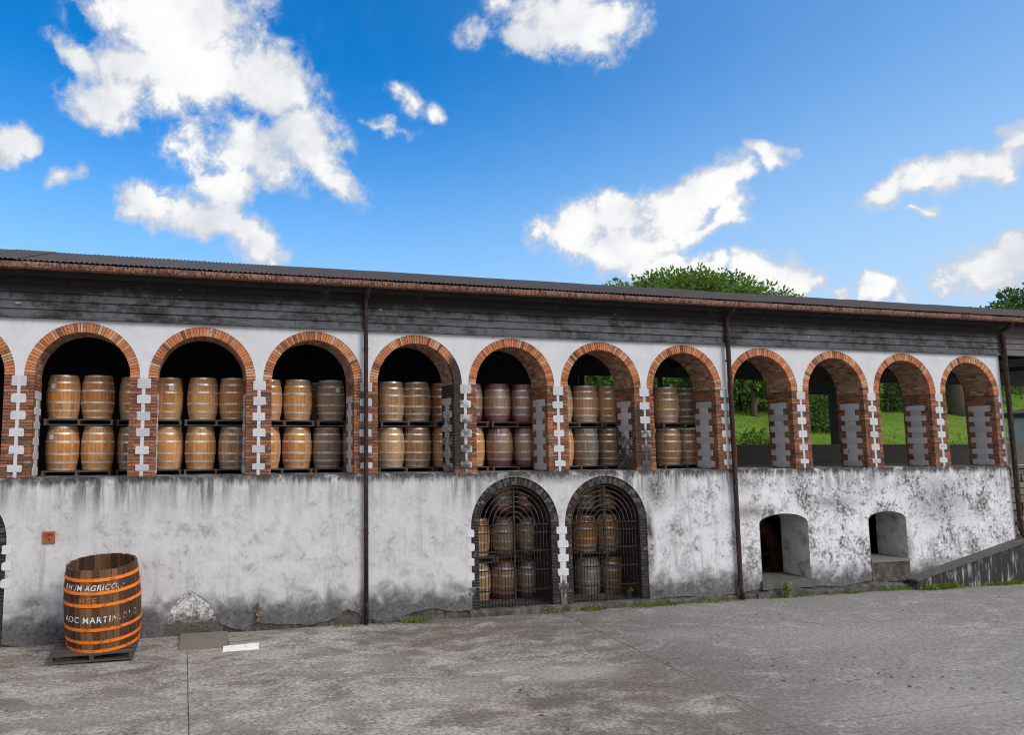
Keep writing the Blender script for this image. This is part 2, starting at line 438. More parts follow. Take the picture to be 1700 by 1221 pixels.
M_LOWBRICK = brick_mat('sooty_low_arch_brick', [(0.010, 0.009, 0.009), (0.018, 0.014, 0.014), (0.035, 0.020, 0.018), (0.085, 0.036, 0.025), (0.07, 0.063, 0.06)],
                       (0.014, 0.014, 0.015), 0.8, dust=(0.075, 0.062, 0.055))
M_MORTAR, n = material('mortar')
mn = n.noise(n.oc, 8, 5, .65)
setp(n, n.mix(n.map(mn, .35, .65), (0.10, 0.075, 0.058), (0.50, 0.42, 0.34)), 0.95, bump=n.noise(n.oc, 50, 4, .7), bs=.5, bd=.01)
M_LMORTAR, n = material('dark_mortar')
mn = n.noise(n.oc, 6, 5, .65)
setp(n, n.mix(n.map(mn, .4, .75), (0.014, 0.013, 0.013), (0.09, 0.083, 0.077)), 0.95, bump=n.noise(n.oc, 50, 4, .7), bs=.5, bd=.01)
M_CORE, n = material('rough_render')
mn = n.noise(n.oc, 5, 6, .7)
setp(n, n.mix(n.map(mn, .35, .75), (0.05, 0.045, 0.042), (0.17, 0.155, 0.14)), 0.97, bump=n.noise(n.oc, 14, 6, .75), bs=.9, bd=.05)
M_PATCH, n = material('scabbed_render')
X_, Y_, Z_ = n.sep(n.oc)
mn = n.noise(n.oc, 9, 6, .7)
wet = n.map(n.m('ADD', Z_, n.m('MULTIPLY', mn, .5)), 0.80, 0.45)
setp(n, n.mix(wet, n.mix(n.map(mn, .35, .6), (0.22, 0.21, 0.20), (0.66, 0.66, 0.68)), n.mix(mn, (0.07, 0.06, 0.05), (0.14, 0.125, 0.11))), 0.97,
     bump=n.noise(n.oc, 30, 5, .75), bs=.9, bd=.03)
M_JAMB, n = material('grey_reveal_plaster')
mn = n.noise(n.oc, 3, 6, .65)
fn = n.noise(n.oc, 25, 5, .7)
setp(n, n.mix(n.map(n.m('ADD', mn, n.m('MULTIPLY', fn, .3)), .58, .92), (0.46, 0.46, 0.455), (0.13, 0.125, 0.12)), 0.95, bump=fn, bs=.5, bd=.02)

# --- weathered siding
M_SIDING, n = material('weathered_siding_board')
X_, Y_, Z_ = n.sep(n.oc)
rnd = n.n('ShaderNodeObjectInfo').outputs['Random']
grain = n.noise(n.mapping(n.oc, scale=(0.8, 1, 26)), 2.0, 5, 0.6)
patch = n.noise(n.mapping(n.oc, scale=(0.7, 1, 1.6)), 1.3, 6, 0.7)
runs = n.noise(n.vm('ADD', n.mapping(n.oc, scale=(5, 1, 2.2)), n.comb(n.m('MULTIPLY', rnd, 40.), 0., 0.)), 1.0, 6, 0.72)
hi = n.map(Z_, 6.72, 6.98)  # upper boards darkened: shade under the eave put into the colour
f_ = n.m('SUBTRACT', n.m('ADD', n.m('MULTIPLY', patch, 0.85), n.m('MULTIPLY', runs, 0.42)), n.m('MULTIPLY', hi, 0.20))
sp = n.noise(n.oc, 9, 5, .75)
f_ = n.m('ADD', f_, n.m('MULTIPLY', n.m('SUBTRACT', sp, .5), .35))
c = n.mix(n.map(f_, 0.48, 0.74), (0.015, 0.012, 0.011), (0.098, 0.105, 0.117))
c = n.mix(n.m('MULTIPLY', n.map(grain, .4, .75), 0.35), c, n.mix(hi, (0.075, 0.07, 0.068), (0.055, 0.044, 0.036)))
c = n.mix(n.map(X_, 25.5, 26.2, 0, .5), c, (0.17, 0.155, 0.13))
drop = n.map(n.noise(n.oc, 5.5, 3, .5), .735, .76)
c = n.mix(n.m('MULTIPLY', drop, .6), c, (0.35, 0.38, 0.38))
setp(n, c, 0.78, bump=n.m('ADD', grain, n.m('MULTIPLY', runs, .4)), bs=.5, bd=.01)

def rust(name, a, b_, c_, sc_, thr=(.42, .68), metal=.0):
    mt, n = material(name)
    f1_ = n.noise(n.mapping(n.oc, scale=sc_), 1.0, 6, 0.7)
    f2_ = n.noise(n.oc, 5, 4, 0.6)
    f3_ = n.noise(n.oc, 70, 3, .6)
    c = n.mix(n.map(n.m('ADD', f1_, n.m('MULTIPLY', f2_, .25)), thr[0] + .12, thr[1] + .12), a, b_)
    c = n.mix(n.map(n.m('ADD', f1_, n.m('MULTIPLY', f3_, .25)), .74, .84), c, c_)
    setp(n, c, 0.75, metal, bump=n.m('ADD', f1_, n.m('MULTIPLY', f3_, .4)), bs=.7, bd=.01)
    return mt
M_GUTTER = rust('flaking_rust_gutter', (0.06, 0.028, 0.022), (0.33, 0.165, 0.12), (0.62, 0.48, 0.41), (34, 22, 9), (.40, .60))
M_PIPE = rust('rusty_brown_downpipe', (0.026, 0.016, 0.014), (0.090, 0.044, 0.034), (0.34, 0.23, 0.17), (26, 26, 6), (.46, .72))
M_IRON = rust('black_iron', (0.014, 0.013, 0.013), (0.05, 0.038, 0.033), (0.12, 0.09, 0.075), (20, 20, 8), (.4, .7))
M_BAR = rust('lit_iron_bar', (0.045, 0.038, 0.034), (0.16, 0.13, 0.115), (0.30, 0.26, 0.24), (20, 20, 8), (.4, .7))  # paler copy of the iron: light caught by the arcs put into the colour
M_WHEEL = rust('brown_painted_iron', (0.085, 0.032, 0.025), (0.15, 0.060, 0.045), (0.24, 0.13, 0.10), (3, 3, 3), (.3, .8))

M_ROOF, n = material('dark_corrugated_roof')
X_, Y_, Z_ = n.sep(n.oc)
rnd = n.n('ShaderNodeObjectInfo').outputs['Random']
q1 = n.noise(n.oc, 2.5, 5, .65)
c = n.mix(n.map(q1, .3, .75), (0.040, 0.034, 0.034), (0.075, 0.064, 0.063))
c = n.mix(n.m('MULTIPLY', rnd, .35), c, (0.06, 0.042, 0.038))
setp(n, c, 0.68, 0.0, bump=q1, bs=.15, bd=.01, spec=.25)
M_DARKWOOD, n = material('dark_timber')
q1 = n.noise(n.mapping(n.oc, scale=(3, 3, 3)), 1.0, 4, .6)
setp(n, n.mix(q1, (0.025, 0.024, 0.024), (0.075, 0.07, 0.067)), 0.85)
M_FLOOR, n = material('dusty_floor')
q1 = n.noise(n.oc, 3, 5, .6)
setp(n, n.mix(q1, (0.07, 0.062, 0.054), (0.16, 0.145, 0.125)), 0.95)

# --- yard concrete
M_YARD, n = material('worn_yard_concrete')
X_, Y_, Z_ = n.sep(n.oc)
wob = n.noise(n.oc, 1.6, 4, .6, col=True)
pos = n.vm('ADD', n.oc, n.vm('MULTIPLY', n.vm('SUBTRACT', wob, (.5, .5, .5)), (.75, .75, 0)))
big = n.noise(n.mapping(n.oc, rot=(0, 0, .35), scale=(.55, 1.0, 1)), 0.50, 6, .62, .6)
med = n.noise(n.mapping(n.oc, rot=(0, 0, .25), scale=(.7, 1.3, 1)), 1.9, 7, .66, .5)
fine = n.noise(n.oc, 15, 6, .78)
grit = n.noise(n.oc, 75, 3, .7)
def yard_patch(cx, cy, rx, ry, soft=.5, amt=1.0):
    d = n.vm('LENGTH', n.vm('DIVIDE', n.vm('SUBTRACT', pos, (cx, cy, 0)), (rx, ry, 1)))
    d = n.m('ADD', d, n.m('ADD', n.m('MULTIPLY', n.m('SUBTRACT', med, .5), 1.5), n.m('MULTIPLY', n.m('SUBTRACT', fine, .5), 1.2)))
    return n.m('MULTIPLY', n.map(d, 1.0, 1 - soft), amt)
lx = n.map(X_, 12.5, 5.0, 0., .13)
pale = n.map(n.m('ADD', lx, n.m('ADD', n.m('MULTIPLY', big, .45), n.m('ADD', n.m('MULTIPLY', med, .85), n.m('MULTIPLY', fine, .24)))), .74, 1.04)
for a in ((9.6, -3.95, 1.5, 0.62, .8, .75), (8.7, -3.55, 1.2, .5, .9, .7), (7.2, -4.3, 1.7, .9, .8, .6), (6.0, -2.6, 1.6, 1.0, .9, .5), (2.0, -3.8, 1.9, 1.0, .9, .55), (4.6, -4.6, 1.6, .7, .9, .6),
          (16.0, -3.2, 3.4, 1.4, .95, .35), (14.2, -6.6, 3.0, 1.0, .9, .5), (1.0, -2.4, .8, .7, .8, .5), (13.0, -2.4, 1.4, .5, .9, .4)):
    pale = n.m('MAXIMUM', pale, yard_patch(*a))
darkp = n.map(big, .42, .24)
for a in ((9.0, -5.0, 1.3, .6, .6, .7), (12.3, -4.4, 2.4, 1.3, .9, .55), (8.0, -1.3, 3.4, .75, .8, .5), (0.6, -1.0, 1.3, .6, .8, .7), (14.0, -1.5, 4.0, .9, .9, .35)):  # the patch left of the open barrel is its soft shadow painted in
    darkp = n.m('MAXIMUM', darkp, yard_patch(*a))
c = n.mix(pale, (0.142, 0.124, 0.113), (0.36, 0.343, 0.325))
c = n.mix(n.m('MULTIPLY', darkp, .6), c, (0.085, 0.076, 0.071))
# rings left by wet barrels
rings = None
rr_ = random.Random(11)
RNG = [(3.07, -2.42, .30), (3.75, -3.44, .31), (4.44, -3.28, .29), (5.32, -3.42, .30), (5.92, -4.47, .31), (1.43, -3.61, .30), (6.54, -1.15, .31), (10.14, -1.95, .30), (5.1, -2.75, .29), (6.1, -3.3, .31),
       (8.0, -2.7, .30), (1.9, -4.4, .30), (4.9, -4.2, .31)]
for (cx, cy, r_) in RNG:
    d = n.vm('LENGTH', n.vm('SUBTRACT', n.vm('ADD', n.oc, n.vm('MULTIPLY', n.vm('SUBTRACT', wob, (.5, .5, .5)), (.10, .10, 0))), (cx, cy, 0)))
    d = n.map(n.m('ABSOLUTE', n.m('SUBTRACT', d, r_)), .034, .004)
    rings = d if rings is None else n.m('MAXIMUM', rings, d)
c = n.mix(n.m('MULTIPLY', n.m('MULTIPLY', rings, n.map(n.m('ADD', med, n.m('MULTIPLY', n.m('SUBTRACT', fine, .5), .5)), .42, .62)), .55), c, (0.46, 0.44, 0.42))
scr = n.noise(n.mapping(n.oc, rot=(0, 0, .5), scale=(1.2, 14, 1)), 1.0, 5, .7)
c = n.mix(n.m('MULTIPLY', n.map(scr, .62, .74), .45), c, (0.38, 0.36, 0.34))
c = n.mix(n.m('MULTIPLY', n.map(n.noise(n.oc, .35, 3, .5), .5, .7), .35), c, n.mix(.5, c, (0.20, 0.15, 0.115)))
c = n.mix(n.map(X_, 9.0, 16.0, 0, .42), c, (0.335, 0.338, 0.350))
c = n.mix(1.0, c, n.mix(n.map(n.m('ADD', fine, n.m('MULTIPLY', grit, .6)), .55, 1.05), (0.42, 0.41, 0.40), (1.52, 1.52, 1.52)), 'MULTIPLY')
vo = n.n('ShaderNodeTexVoronoi', feature='DISTANCE_TO_EDGE', i={'Vector': n.vm('ADD', n.oc, n.vm('MULTIPLY', n.vm('SUBTRACT', n.noise(n.oc, 2.2, 5, .6, col=True), (.5, .5, .5)), (.5, .5, 0)))})
vo.inputs['Scale'].default_value = .30
crk = n.m('MULTIPLY', n.map(vo.outputs['Distance'], .006, .0015), n.map(n.noise(n.oc, .5, 3, .5), .50, .60))
c = n.mix(n.m('MULTIPLY', crk, .45), c, (0.035, 0.03, 0.027))
spots = n.map(n.noise(n.oc, 6.5, 2, .5), .745, .765)
c = n.mix(n.m('MULTIPLY', spots, .7), c, (0.035, 0.025, 0.02))
setp(n, c, n.map(big, .3, .7, .72, .92), bump=n.m('ADD', n.m('MULTIPLY', med, .8), n.m('ADD', fine, n.m('MULTIPLY', grit, .5))), bs=.5, bd=.015, spec=.3)

# --- oak barrels: stave by stave
def oak(name, a, b_, dk, stains, rough=.62, nst=26, greys=0.0):
    mt, n = material(name)
    x_, y_, z_ = n.sep(n.oc)
    rnd = n.n('ShaderNodeObjectInfo').outputs['Random']
    ang = n.m('MULTIPLY', n.m('ADD', n.m('ARCTAN2', y_, x_), math.pi), nst / (2 * math.pi))
    sid = n.m('FLOOR', ang)
    wn = n.n('ShaderNodeTexWhiteNoise', noise_dimensions='1D', i={'W': n.m('ADD', sid, n.m('MULTIPLY', rnd, 97.0))}).outputs[0]
    fr = n.m('ABSOLUTE', n.m('SUBTRACT', n.m('FRACT', ang), .5))
    gap = n.map(fr, .455, .49)
    off = n.comb(n.m('MULTIPLY', rnd, 31.0), n.m('MULTIPLY', wn, 17.0), 0.0)
    pv = n.vm('ADD', n.oc, off)
    grain = n.noise(n.mapping(pv, scale=(30, 30, 1.6)), 1.0, 5, .6)
    blot_ = n.noise(n.mapping(pv, scale=(5, 5, 2.2)), 1.0, 5, .65)
    drip = n.noise(n.mapping(pv, scale=(18, 18, 1.1)), 1.0, 4, .6)
    c = n.mix(n.m('ADD', n.m('MULTIPLY', wn, .85), n.m('MULTIPLY', n.m('SUBTRACT', grain, .2), .6)), a, b_)
    c = n.mix(n.m('MULTIPLY', n.map(blot_, .5, .75), stains), c, dk)
    c = n.mix(n.m('MULTIPLY', n.map(drip, .58, .72), stains * .8), c, dk)
    if greys:
        c = n.mix(n.m('MULTIPLY', n.map(n.noise(n.mapping(pv, scale=(4, 4, 3)), 1., 5, .6), .40, .6), greys), c, (0.20, 0.18, 0.155))
    c = n.mix(n.m('MULTIPLY', n.map(rnd, .45, 1.), .34), c, dk)
    c = n.mix(n.m('MULTIPLY', n.map(rnd, .5, 0.), .25), c, n.mix(.5, b_, (0.62, 0.42, 0.22)))
    c = n.mix(n.m('MULTIPLY', gap, .85), c, (0.03, 0.018, 0.01))
    setp(n, c, rough, bump=n.m('SUBTRACT', grain, n.m('MULTIPLY', gap, 1.2)), bs=.45, bd=.006, spec=.35)
    return mt
M_OAK = {'new': oak('tan_oak', (0.50, 0.190, 0.046), (0.72, 0.345, 0.115), (0.20, 0.072, 0.020), .75),
         'mid': oak('brown_oak', (0.40, 0.185, 0.064), (0.62, 0.345, 0.150), (0.11, 0.055, 0.026), .9, greys=.28),
         'old': oak('dark_weathered_oak', (0.22, 0.130, 0.068), (0.36, 0.225, 0.125), (0.05, 0.033, 0.022), .95, .8, greys=.45),
         'grey': oak('grey_weathered_oak', (0.32, 0.24, 0.165), (0.46, 0.35, 0.25), (0.13, 0.10, 0.075), .7, .8, greys=.5),
         'wrap': oak('pale_oak', (0.50, 0.27, 0.125), (0.62, 0.37, 0.19), (0.32, 0.15, 0.07), .35)}
M_OAK['dark'] = M_OAK['old']
M_VAT = oak('tarred_vat_oak', (0.030, 0.015, 0.009), (0.130, 0.054, 0.020), (0.013, 0.009, 0.008), .95, .68, nst=36, greys=.05)
def hoopm(name, a, b_, metal, rough):
    mt, n = material(name)
    rnd = n.n('ShaderNodeObjectInfo').outputs['Random']
    q = n.noise(n.vm('ADD', n.oc, n.comb(n.m('MULTIPLY', rnd, 9.), 0., 0.)), 9, 5, .65)
    setp(n, n.mix(n.map(q, .35, .7), a, b_), n.map(q, .3, .7, rough, rough + .2), metal, bump=q, bs=.2, bd=.004, spec=.5)
    return mt
M_HOOP = hoopm('galvanised_hoop', (0.80, 0.81, 0.83), (0.50, 0.50, 0.50), .55, .32)
M_HOOPD = hoopm('dull_hoop', (0.60, 0.60, 0.59), (0.28, 0.26, 0.24), .4, .45)
M_RED, n = material('dusty_red_paint')
q = n.noise(n.oc, 6, 5, .6)
setp(n, n.mix(q, (0.30, 0.085, 0.085), (0.40, 0.15, 0.14)), .5, bump=q, bs=.2, bd=.005)
M_FILM, n = material('clear_stretch_film')
nt_ = n.t
tr = n.n('ShaderNodeBsdfTransparent')
gl = n.n('ShaderNodeBsdfGlossy', i={'Roughness': .16, 'Color': (1, .97, .95, 1)})
bmp = n.n('ShaderNodeBump', i={'Height': n.noise(n.mapping(n.oc, scale=(9, 9, 3)), 1., 5, .6, 1.2), 'Strength': .9, 'Distance': .06})
nt_.links.new(bmp.outputs[0], gl.inputs['Normal'])
ms = n.n('ShaderNodeMixShader', i={0: n.m('ADD', .08, n.m('MULTIPLY', n.n('ShaderNodeFresnel', i={'IOR': 1.5}).outputs[0], .7))})
nt_.links.new(tr.outputs[0], ms.inputs[1]); nt_.links.new(gl.outputs[0], ms.inputs[2])
nt_.links.new(ms.outputs[0], nt_.nodes['Material Output'].inputs[0])
M_PAPER, n = material('white_paper')
setp(n, n.mix(n.noise(n.oc, 40, 3, .6), (0.62, 0.62, 0.62), (0.80, 0.80, 0.80)), .8)
M_ORANGE, n = material('orange_hoop_paint')
q = n.noise(n.oc, 7, 6, .7)
fq = n.noise(n.oc, 45, 3, .6)
c = n.mix(n.map(q, .4, .7), (0.86, 0.20, 0.018), (0.70, 0.15, 0.018))
c = n.mix(n.m('MULTIPLY', n.map(n.m('ADD', q, n.m('MULTIPLY', fq, .5)), .80, .92), .85), c, (0.07, 0.035, 0.02))
setp(n, c, .5, bump=fq, bs=.2, bd=.004)
def letters(name, col, t0, t1, fade):
    mt, n = material(name)
    x_, y_, z_ = n.sep(n.oc)
    q = n.noise(n.mapping(n.oc, scale=(26, 26, 8)), 1.0, 4, .7)
    far = n.map(x_, -.15, .55, 0, fade)
    k = n.map(n.m('SUBTRACT', q, n.m('MULTIPLY', far, .26)), t0, t1)
    tr = n.n('ShaderNodeBsdfTransparent')
    ms = n.n('ShaderNodeMixShader', i={0: k})
    n.t.links.new(tr.outputs[0], ms.inputs[1])
    setp(n, col, .8)
    n.t.links.new(n.b.outputs[0], ms.inputs[2])
    n.t.links.new(ms.outputs[0], n.t.nodes['Material Output'].inputs[0])
    return mt
M_WLET = letters('worn_white_stencil', (0.66, 0.66, 0.68), .345, .47, .66)
M_OLET = letters('worn_orange_stencil', (0.52, 0.13, 0.03), .28, .40, .3)
def wood(name, a, b_, sc_=(4, 4, 4)):
    mt, n = material(name)
    rnd = n.n('ShaderNodeObjectInfo').outputs['Random']
    pv = n.vm('ADD', n.oc, n.comb(n.m('MULTIPLY', rnd, 23.), n.m('MULTIPLY', rnd, 11.), 0.))
    g_ = n.noise(n.mapping(pv, scale=sc_), 1.0, 5, .65)
    setp(n, n.mix(n.m('ADD', n.m('MULTIPLY', g_, .7), n.m('MULTIPLY', rnd, .3)), a, b_), .85, bump=g_, bs=.4, bd=.008)
    return mt
M_PALLET = wood('greybrown_pallet_wood', (0.055, 0.038, 0.028), (0.17, 0.125, 0.095), (2.5, 30, 30))
M_PALLETD = wood('weathered_dark_pallet_wood', (0.030, 0.027, 0.024), (0.095, 0.084, 0.074), (2.5, 30, 30))
M_TERRA, n = material('terracotta')
q = n.noise(n.oc, 18, 5, .65)
setp(n, n.mix(q, (0.20, 0.055, 0.028), (0.42, 0.125, 0.055)), .85, bump=q, bs=.5, bd=.01)
M_INK, n = material('dark_ink')
setp(n, (0.05, 0.02, 0.015), .9)
M_COVER, n = material('concrete_cover')
q = n.noise(n.oc, 5, 6, .65)
fq = n.noise(n.oc, 45, 4, .7)
setp(n, n.mix(n.m('ADD', n.m('MULTIPLY', q, .6), n.m('MULTIPLY', fq, .4)), (0.10, 0.088, 0.078), (0.24, 0.215, 0.19)), .93, bump=fq, bs=.5, bd=.01)
M_WBOARD, n = material('white_painted_board')
q = n.noise(n.oc, 9, 5, .65)
setp(n, n.mix(n.map(q, .55, .75), (0.84, 0.84, 0.84), (0.45, 0.43, 0.41)), .7)
def leaf(name, a, b_, trans=.35):
    mt, n = material(name)
    t = tone(n)
    c = n.mix(t, a, b_)
    setp(n, c, .55, spec=.35)
    tl = n.n('ShaderNodeBsdfTranslucent', i={'Color': n.mix(.4, c, (0.16, 0.26, 0.02))})
    ms = n.n('ShaderNodeMixShader', i={0: trans})
    n.t.links.new(n.b.outputs[0], ms.inputs[1]); n.t.links.new(tl.outputs[0], ms.inputs[2])
    n.t.links.new(ms.outputs[0], n.t.nodes['Material Output'].inputs[0])
    return mt
M_LEAF = leaf('broad_green_leaf', (0.030, 0.078, 0.016), (0.135, 0.245, 0.045))
M_LEAFB = leaf('bright_green_leaf', (0.045, 0.105, 0.018), (0.20, 0.33, 0.055), .42)
M_LEAFD = leaf('dark_green_leaf', (0.018, 0.042, 0.016), (0.065, 0.115, 0.036))
M_LEAFY = leaf('yellow_green_leaf', (0.075, 0.14, 0.018), (0.22, 0.33, 0.035))
M_WEED = leaf('fresh_weed_leaf', (0.06, 0.13, 0.015), (0.26, 0.36, 0.05))
M_GRASS = leaf('lawn_grass_blade', (0.06, 0.13, 0.008), (0.21, 0.33, 0.03), .3)
M_DEAD = leaf('dead_brown_leaf', (0.035, 0.018, 0.010), (0.13, 0.065, 0.03), .1)
M_DRY = leaf('withered_leaf', (0.20, 0.15, 0.07), (0.36, 0.29, 0.15), .2)
M_BARK, n = material('bark')
q = n.noise(n.mapping(n.oc, scale=(8, 8, 2)), 1., 6, .7)
setp(n, n.mix(q, (0.055, 0.042, 0.032), (0.20, 0.16, 0.125)), .95, bump=q, bs=.9, bd=.05)
M_LAWN, n = material('lawn')
q1 = n.noise(n.oc, .35, 4, .6)
q2 = n.noise(n.mapping(n.oc, scale=(3, 9, 1)), 1., 6, .7)
c = n.mix(n.map(n.m('ADD', n.m('MULTIPLY', q1, .4), n.m('MULTIPLY', q2, .7)), .35, .75), (0.060, 0.125, 0.008), (0.150, 0.26, 0.018))
c = n.mix(n.map(q1, .56, .72, 0, .35), c, (0.20, 0.21, 0.03))
setp(n, c, .9, bump=q2, bs=.8, bd=.1)
M_STONE, n = material('rubble_stone')
t = tone(n)
q = n.noise(n.oc, 6, 6, .7)
setp(n, n.mix(n.m('ADD', n.m('MULTIPLY', t, .6), n.m('MULTIPLY', q, .4)), (0.07, 0.06, 0.052), (0.24, 0.215, 0.185)), .95, bump=q, bs=.8, bd=.04)
M_SHED, n = material('pale_blue_shed_panel')
q = n.noise(n.oc, 3, 4, .6)
setp(n, n.mix(q, (0.34, 0.41, 0.50), (0.42, 0.48, 0.56)), .7)

# ------------------------------------------------------------------ dimensions of the warehouse
S = 2.35                 # pier spacing
T = 0.81                 # wall thickness
SILL, SPR, TOP = 3.17, 5.18, 6.36
RI, RO = 0.905, 1.10     # arch intrados and extrados
PH = S / 2 - RI          # half pier
XL, XE = -2 * S, 11 * S  # built wall from the second bay beyond the frame to the end pier
FL = 3.13                # upper floor
LZC, LZ0 = 1.96, 0.14    # lower arches: centre height and threshold
LOWARCH = [-S / 2, 4.5 * S, 5.5 * S]

W = thing('warehouse', 'long white plastered warehouse with a row of brick arches and a dark corrugated roof', 'warehouse')

# ================================================================== SETTING
g = MB().add([(-400, -400, -.03), (400, -400, -.03), (400, 8.6, -.03), (-400, 8.6, -.03)], [(0, 1, 2, 3)]).build('ground', M_YARD, kind='structure')
def yard_slab(pts, e=0.006):
    m = MB()
    P = []
    for i in range(len(pts)):
        a, b = pts[i], pts[(i + 1) % len(pts)]
        L = math.dist(a, b)
        k = max(1, min(60, int(L / .35)))
        for j in range(k):
            t_ = j / k
            jit = e if 0 < j else 0
            P.append((a[0] + (b[0] - a[0]) * t_ + random.uniform(-jit, jit), a[1] + (b[1] - a[1]) * t_ + random.uniform(-jit, jit)))
    nP = len(P)
    m.add([(p[0], p[1], 0) for p in P] + [(p[0], p[1], -.028) for p in P],
          [tuple(range(nP))] + [(i, i + nP, (i + 1) % nP + nP, (i + 1) % nP) for i in range(nP)])
    return m.build('concrete_slab', M_YARD, g)
G_ = .007
yard_slab([(-30, -6.75 + G_), (3.31 - G_, -6.75 + G_), (3.32 - G_, -.97 - G_), (-30, -.97 - G_)])
yard_slab([(-30, -.97 + G_), (4.10 - G_, -1.0 + G_), (4.10 - G_, -.005), (-30, -.005)])
yard_slab([(3.31 + G_, -6.75 + G_), (11.29 - G_, -6.75 + G_), (11.585 - G_, -.01), (4.10 + G_, -.01), (4.10 + G_, -1.0 - G_), (3.32 + G_, -.97 - G_)])
yard_slab([(11.29 + G_, -6.75 + G_), (60, -6.75 + G_), (60, -.01), (11.585 + G_, -.01)])
yard_slab([(-30, -40), (10.95 - G_, -40), (11.28 - G_, -6.75 - G_), (-30, -6.75 - G_)])
yard_slab([(10.95 + G_, -40), (60, -40), (60, -6.75 - G_), (11.28 + G_, -6.75 - G_)])

# hillside lawn behind the warehouse
def hz(x, y):
    h = 3.0 + 0.20 * max(0, y - 9)
    if y > 24:
        h = 6.0 + min(3.5, .55 * (y - 24)) - .03 * max(0, y - 32)
    return h + 0.25 * math.sin(x * .17) * math.cos(y * .13) + .0012 * max(0, min(x, 70) - 20) * max(0, min(y, 24) - 9)
m = MB()
nx, ny = 70, 34
V = []
for j in range(ny + 1):
    for i in range(nx + 1):
        px = -60 + i * 3.4; py = 8.65 + (j / ny) ** 1.8 * 150
        V.append((px, py, hz(px, py) + random.uniform(-.04, .04)))
m.add(V, [(j * (nx + 1) + i, j * (nx + 1) + i + 1, (j + 1) * (nx + 1) + i + 1, (j + 1) * (nx + 1) + i) for j in range(ny) for i in range(nx)], smooth=True)
m.build('hillside', M_LAWN, kind='structure')

# ================================================================== WAREHOUSE STRUCTURE
def arc(cx, zc, r, a0, a1, k):
    return [(cx + r * math.cos(a0 + (a1 - a0) * i / k), zc + r * math.sin(a0 + (a1 - a0) * i / k)) for i in range(k + 1)]
# comb-shaped brick core of the upper wall
RC = RI + .012
outl = [(XL, TOP + .35), (XL, SILL - .01)]
for b_ in range(-2, 11):
    c_ = (b_ + .5) * S
    outl += [(c_ - RC, SILL - .01), (c_ - RC, SPR)] + arc(c_, SPR, RC, math.pi, 0, 26)[1:-1] + [(c_ + RC, SPR), (c_ + RC, SILL - .01)]
outl += [(XE, SILL - .01), (XE, TOP + .35)]
slab_poly('upper_wall', outl, [], .022, T, M_MORTAR, W)
# whitewashed skin above the springing
outl = [(XL, TOP), (XL, SPR - .01)]
for b_ in range(-2, 11):
    c_ = (b_ + .5) * S
    q = [(c_ - RO + .004, SPR - .01)] + [(px, pz) for px, pz in arc(c_, SPR, RO - .004, math.pi, 0, 30)[1:-1]] + [(c_ + RO - .004, SPR - .01)]
    outl += q
outl += [(XE + .02, SPR - .01), (XE + .02, TOP)]
slab_poly('spandrel_plaster', outl, [], -.006, .03, M_UP, W)
# end face of the wall
MB().box(XE - .02, XE + .035, .02, T, 0, TOP + .3).build('end_plaster', M_LOW, W)

# lower wall with arch and window openings
WIN = [(17.25, 18.75, .40, 1.81, .23), (20.70, 21.97, .76, 1.81, .21)]
def win_loop(x0, x1, z0, z1, rise, off=0.0):
    c_ = (x0 + x1) / 2; hw = (x1 - x0) / 2
    return [(x0 - off, z0), (x0 - off, z1)] + [(c_ - hw * math.cos(math.pi * i / 12) - (off if i < 6 else -off) * abs(math.cos(math.pi * i / 12)), z1 + rise * math.sin(math.pi * i / 12) + off * math.sin(math.pi * i / 12)) for i in range(1, 12)] + [(x1 + off, z1), (x1 + off, z0)]
def low_loop(c_, r):
    return [(c_ - r, LZ0), (c_ - r, LZC)] + arc(c_, LZC, r, math.pi, 0, 26)[1:-1] + [(c_ + r, LZC), (c_ + r, LZ0)]
holes = [low_loop(c_, RC) for c_ in LOWARCH] + [win_loop(*w_) for w_ in WIN]
slab_poly('lower_wall', [(XL, -.1), (XL, SILL), (XE, SILL), (XE, -.1)], holes, .0, T, M_CORE, W)
CRACK = [(3.97,0.20),(4.21,0.09),(4.42,0.04),(4.55,0.11),(4.73,0.19),(4.89,0.13),(5.26,0.10),(5.70,0.06),(6.15,0.09),(6.41,0.19),(6.63,0.33),(6.80,0.26),(6.94,0.16),(7.10,0.08),(7.74,0.09),(8.39,0.22),(8.71,0.21),(9.06,0.13),(9.35,0.15)]
PATCH = [(2.91,0.19),(2.99,0.50),(3.13,0.69),(3.24,0.81),(3.37,0.88),(3.50,0.80),(3.66,0.70),(3.78,0.56),(3.87,0.39)]
def rough_line(P, k=4, e=.018):
    out = []
    for (a, b) in zip(P[:-1], P[1:]):
        for j in range(k):
            t_ = j / k
            out.append((a[0] + (b[0] - a[0]) * t_ + random.uniform(-e, e) * (j > 0), a[1] + (b[1] - a[1]) * t_ + random.uniform(-e, e) * (j > 0)))
    return out + [P[-1]]
def low_skin_loop(c_, left_teeth=True):
    r = RO - .004
    return [(c_ - r, LZ0 - .05), (c_ - r, LZC)] + arc(c_, LZC, r, math.pi, 0, 30)[1:-1] + [(c_ + r, LZC), (c_ + r, LZ0 - .05)]
bot = [(XL, 0.0), (2.86, 0.0), (2.88, .10)] + rough_line(PATCH) + rough_line(CRACK)
